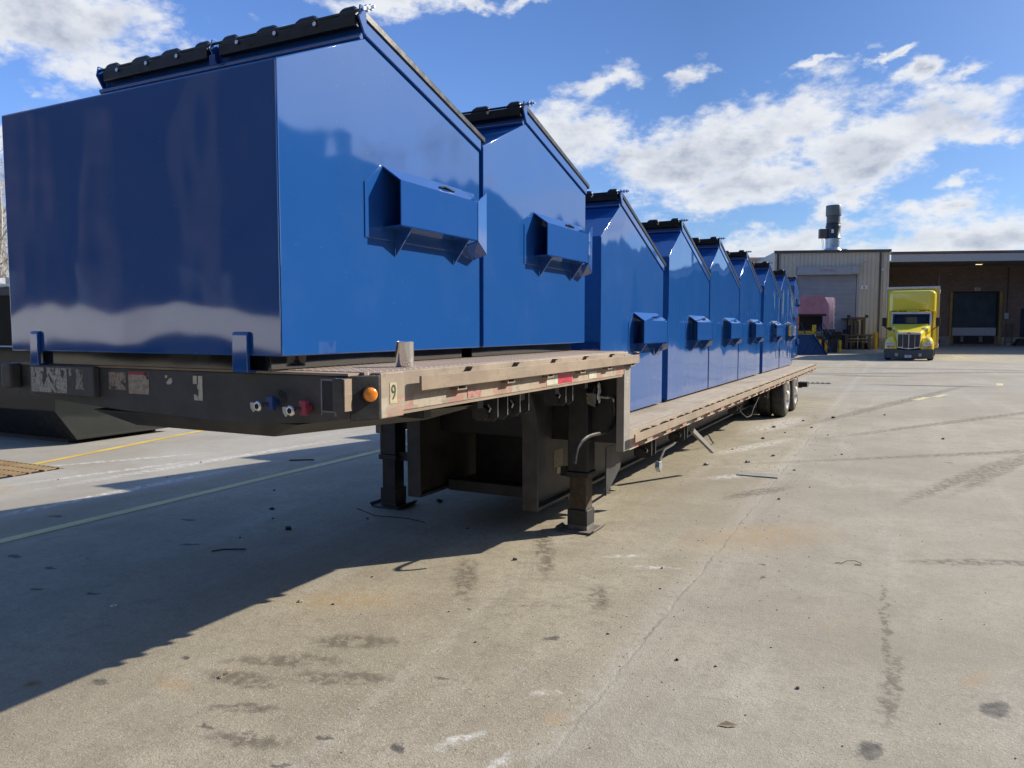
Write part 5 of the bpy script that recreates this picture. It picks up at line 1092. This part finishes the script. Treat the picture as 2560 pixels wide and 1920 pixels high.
# ------------------------------------------------------------------ bare trees and power lines at far left
BARK=simple('pale_bark',(.42,.37,.31),.85,var=.3,scale=8)
def tree(loc,h,seed,lbl):
    rn=random.Random(seed); t=thing('bare_tree',lbl,'tree',(loc[0],loc[1],0),rn.random()*6,'bare trees beyond the yard',world=False)
    tr=MB(); cr=MB()
    pts=[Vector((0,0,0))]; d=Vector((rn.uniform(-.05,.05),rn.uniform(-.05,.05),1))
    for k in range(7):
        d=(d+Vector((rn.uniform(-.08,.08),rn.uniform(-.08,.08),.1))).normalized(); pts.append(pts[-1]+d*h*.75/7)
    r0=h*.014; tr.tube(pts,[r0*(1-.75*k/7) for k in range(8)],7)
    def br(p,d,l,r,dep):
        q=[p]; dd=d
        for k in range(3):
            dd=(dd+Vector((rn.uniform(-.22,.22),rn.uniform(-.22,.22),rn.uniform(-.02,.25)))).normalized(); q.append(q[-1]+dd*l/3)
        cr.tube(q,[r,r*.8,r*.6,r*.4],4 if dep<2 else 3)
        if dep<3:
            for k in range(4 if dep<2 else 5):
                i=rn.randint(1,3); nd=(dd+Vector((rn.uniform(-.8,.8),rn.uniform(-.8,.8),rn.uniform(-.1,.6)))).normalized(); br(q[i],nd,l*rn.uniform(.5,.7),r*.5,dep+1)
    for k in range(2,8):
        for _ in range(3):
            a=rn.random()*6.28; br(pts[k],Vector((math.cos(a),math.sin(a),rn.uniform(.5,1.1))).normalized(),h*rn.uniform(.16,.28)*(1.15-.08*k),r0*.42*(1-.08*k),0)
    tr.build('trunk',BARK,t,smooth=True); cr.build('crown',BARK,t); return t
LT=['pale bare tree beyond the black containers, nearest the photo edge','second pale bare tree beyond the black containers','slim bare tree just left of the frontmost dumpster','bare tree farther off behind the other pale trunks','bare tree partly hidden by the frontmost dumpster','tall bare tree hidden mostly outside the left edge']
for k,(az_,dd,h) in enumerate(((-60.0,40,10.),(-59.4,46,11),(-58.9,43,9.5),(-60.6,52,12),(-58.2,50,11),(-61.5,44,12))):
    tree((dd*math.sin(R(az_)),dd*math.cos(R(az_)),0),h,k+11,LT[k])
t=thing('utility_pole','wooden utility pole beyond the yard at the far left carrying three thin wires','pole',(-52,24,0))
MB().cyl((-52,24,0),(-52,24,12),.15,.11,n=12).build('pole',BARK,t,smooth=True); MB().box(-52.06,-51.94,22.9,25.1,11.2,11.35).build('crossarm',BARK,t)
t2=thing('utility_pole','second utility pole hidden behind the front dumpster','pole',(-30,36,0))
MB().cyl((-30,36,0),(-30,36,12),.15,.11,n=12).build('pole',BARK,t2,smooth=True); MB().box(-30.06,-29.94,34.9,37.1,11.2,11.35).build('crossarm',BARK,t2)
for nm,z,lb in (('power_line',11.4,'thin black power line, highest of three at the left edge'),('power_line',9.6,'thin black power line, middle of three at the left edge'),('power_line',8.8,'thin black power line, lowest of three at the left edge')):
    pts=[]
    for k in range(13):
        s=k/12; pts.append((-52+22*s,24+12*s,z-4*.5*s*(1-s)))
    o=MB().tube(pts,.018,5).build(nm,RUBBER,None,loc=(-52,24,0)); tag(o,lb,'cable','power lines at the left')
# the trailer stands half a degree off the axis used above: swing it with its whole load
RA=R(-.5); PV=Vector((-1.83,4.2,0)); RM=Matrix.Rotation(RA,3,'Z')
for o in list(COL.objects):
    if o.parent is None and (o.name.startswith('flatbed_trailer') or o.name.startswith('chrome_cup') or (o.name.startswith('blue_dumpster') and o.location.y<30)):
        o.location=PV+RM@(o.location-PV); o.rotation_euler.z+=RA
bpy.context.view_layer.update()
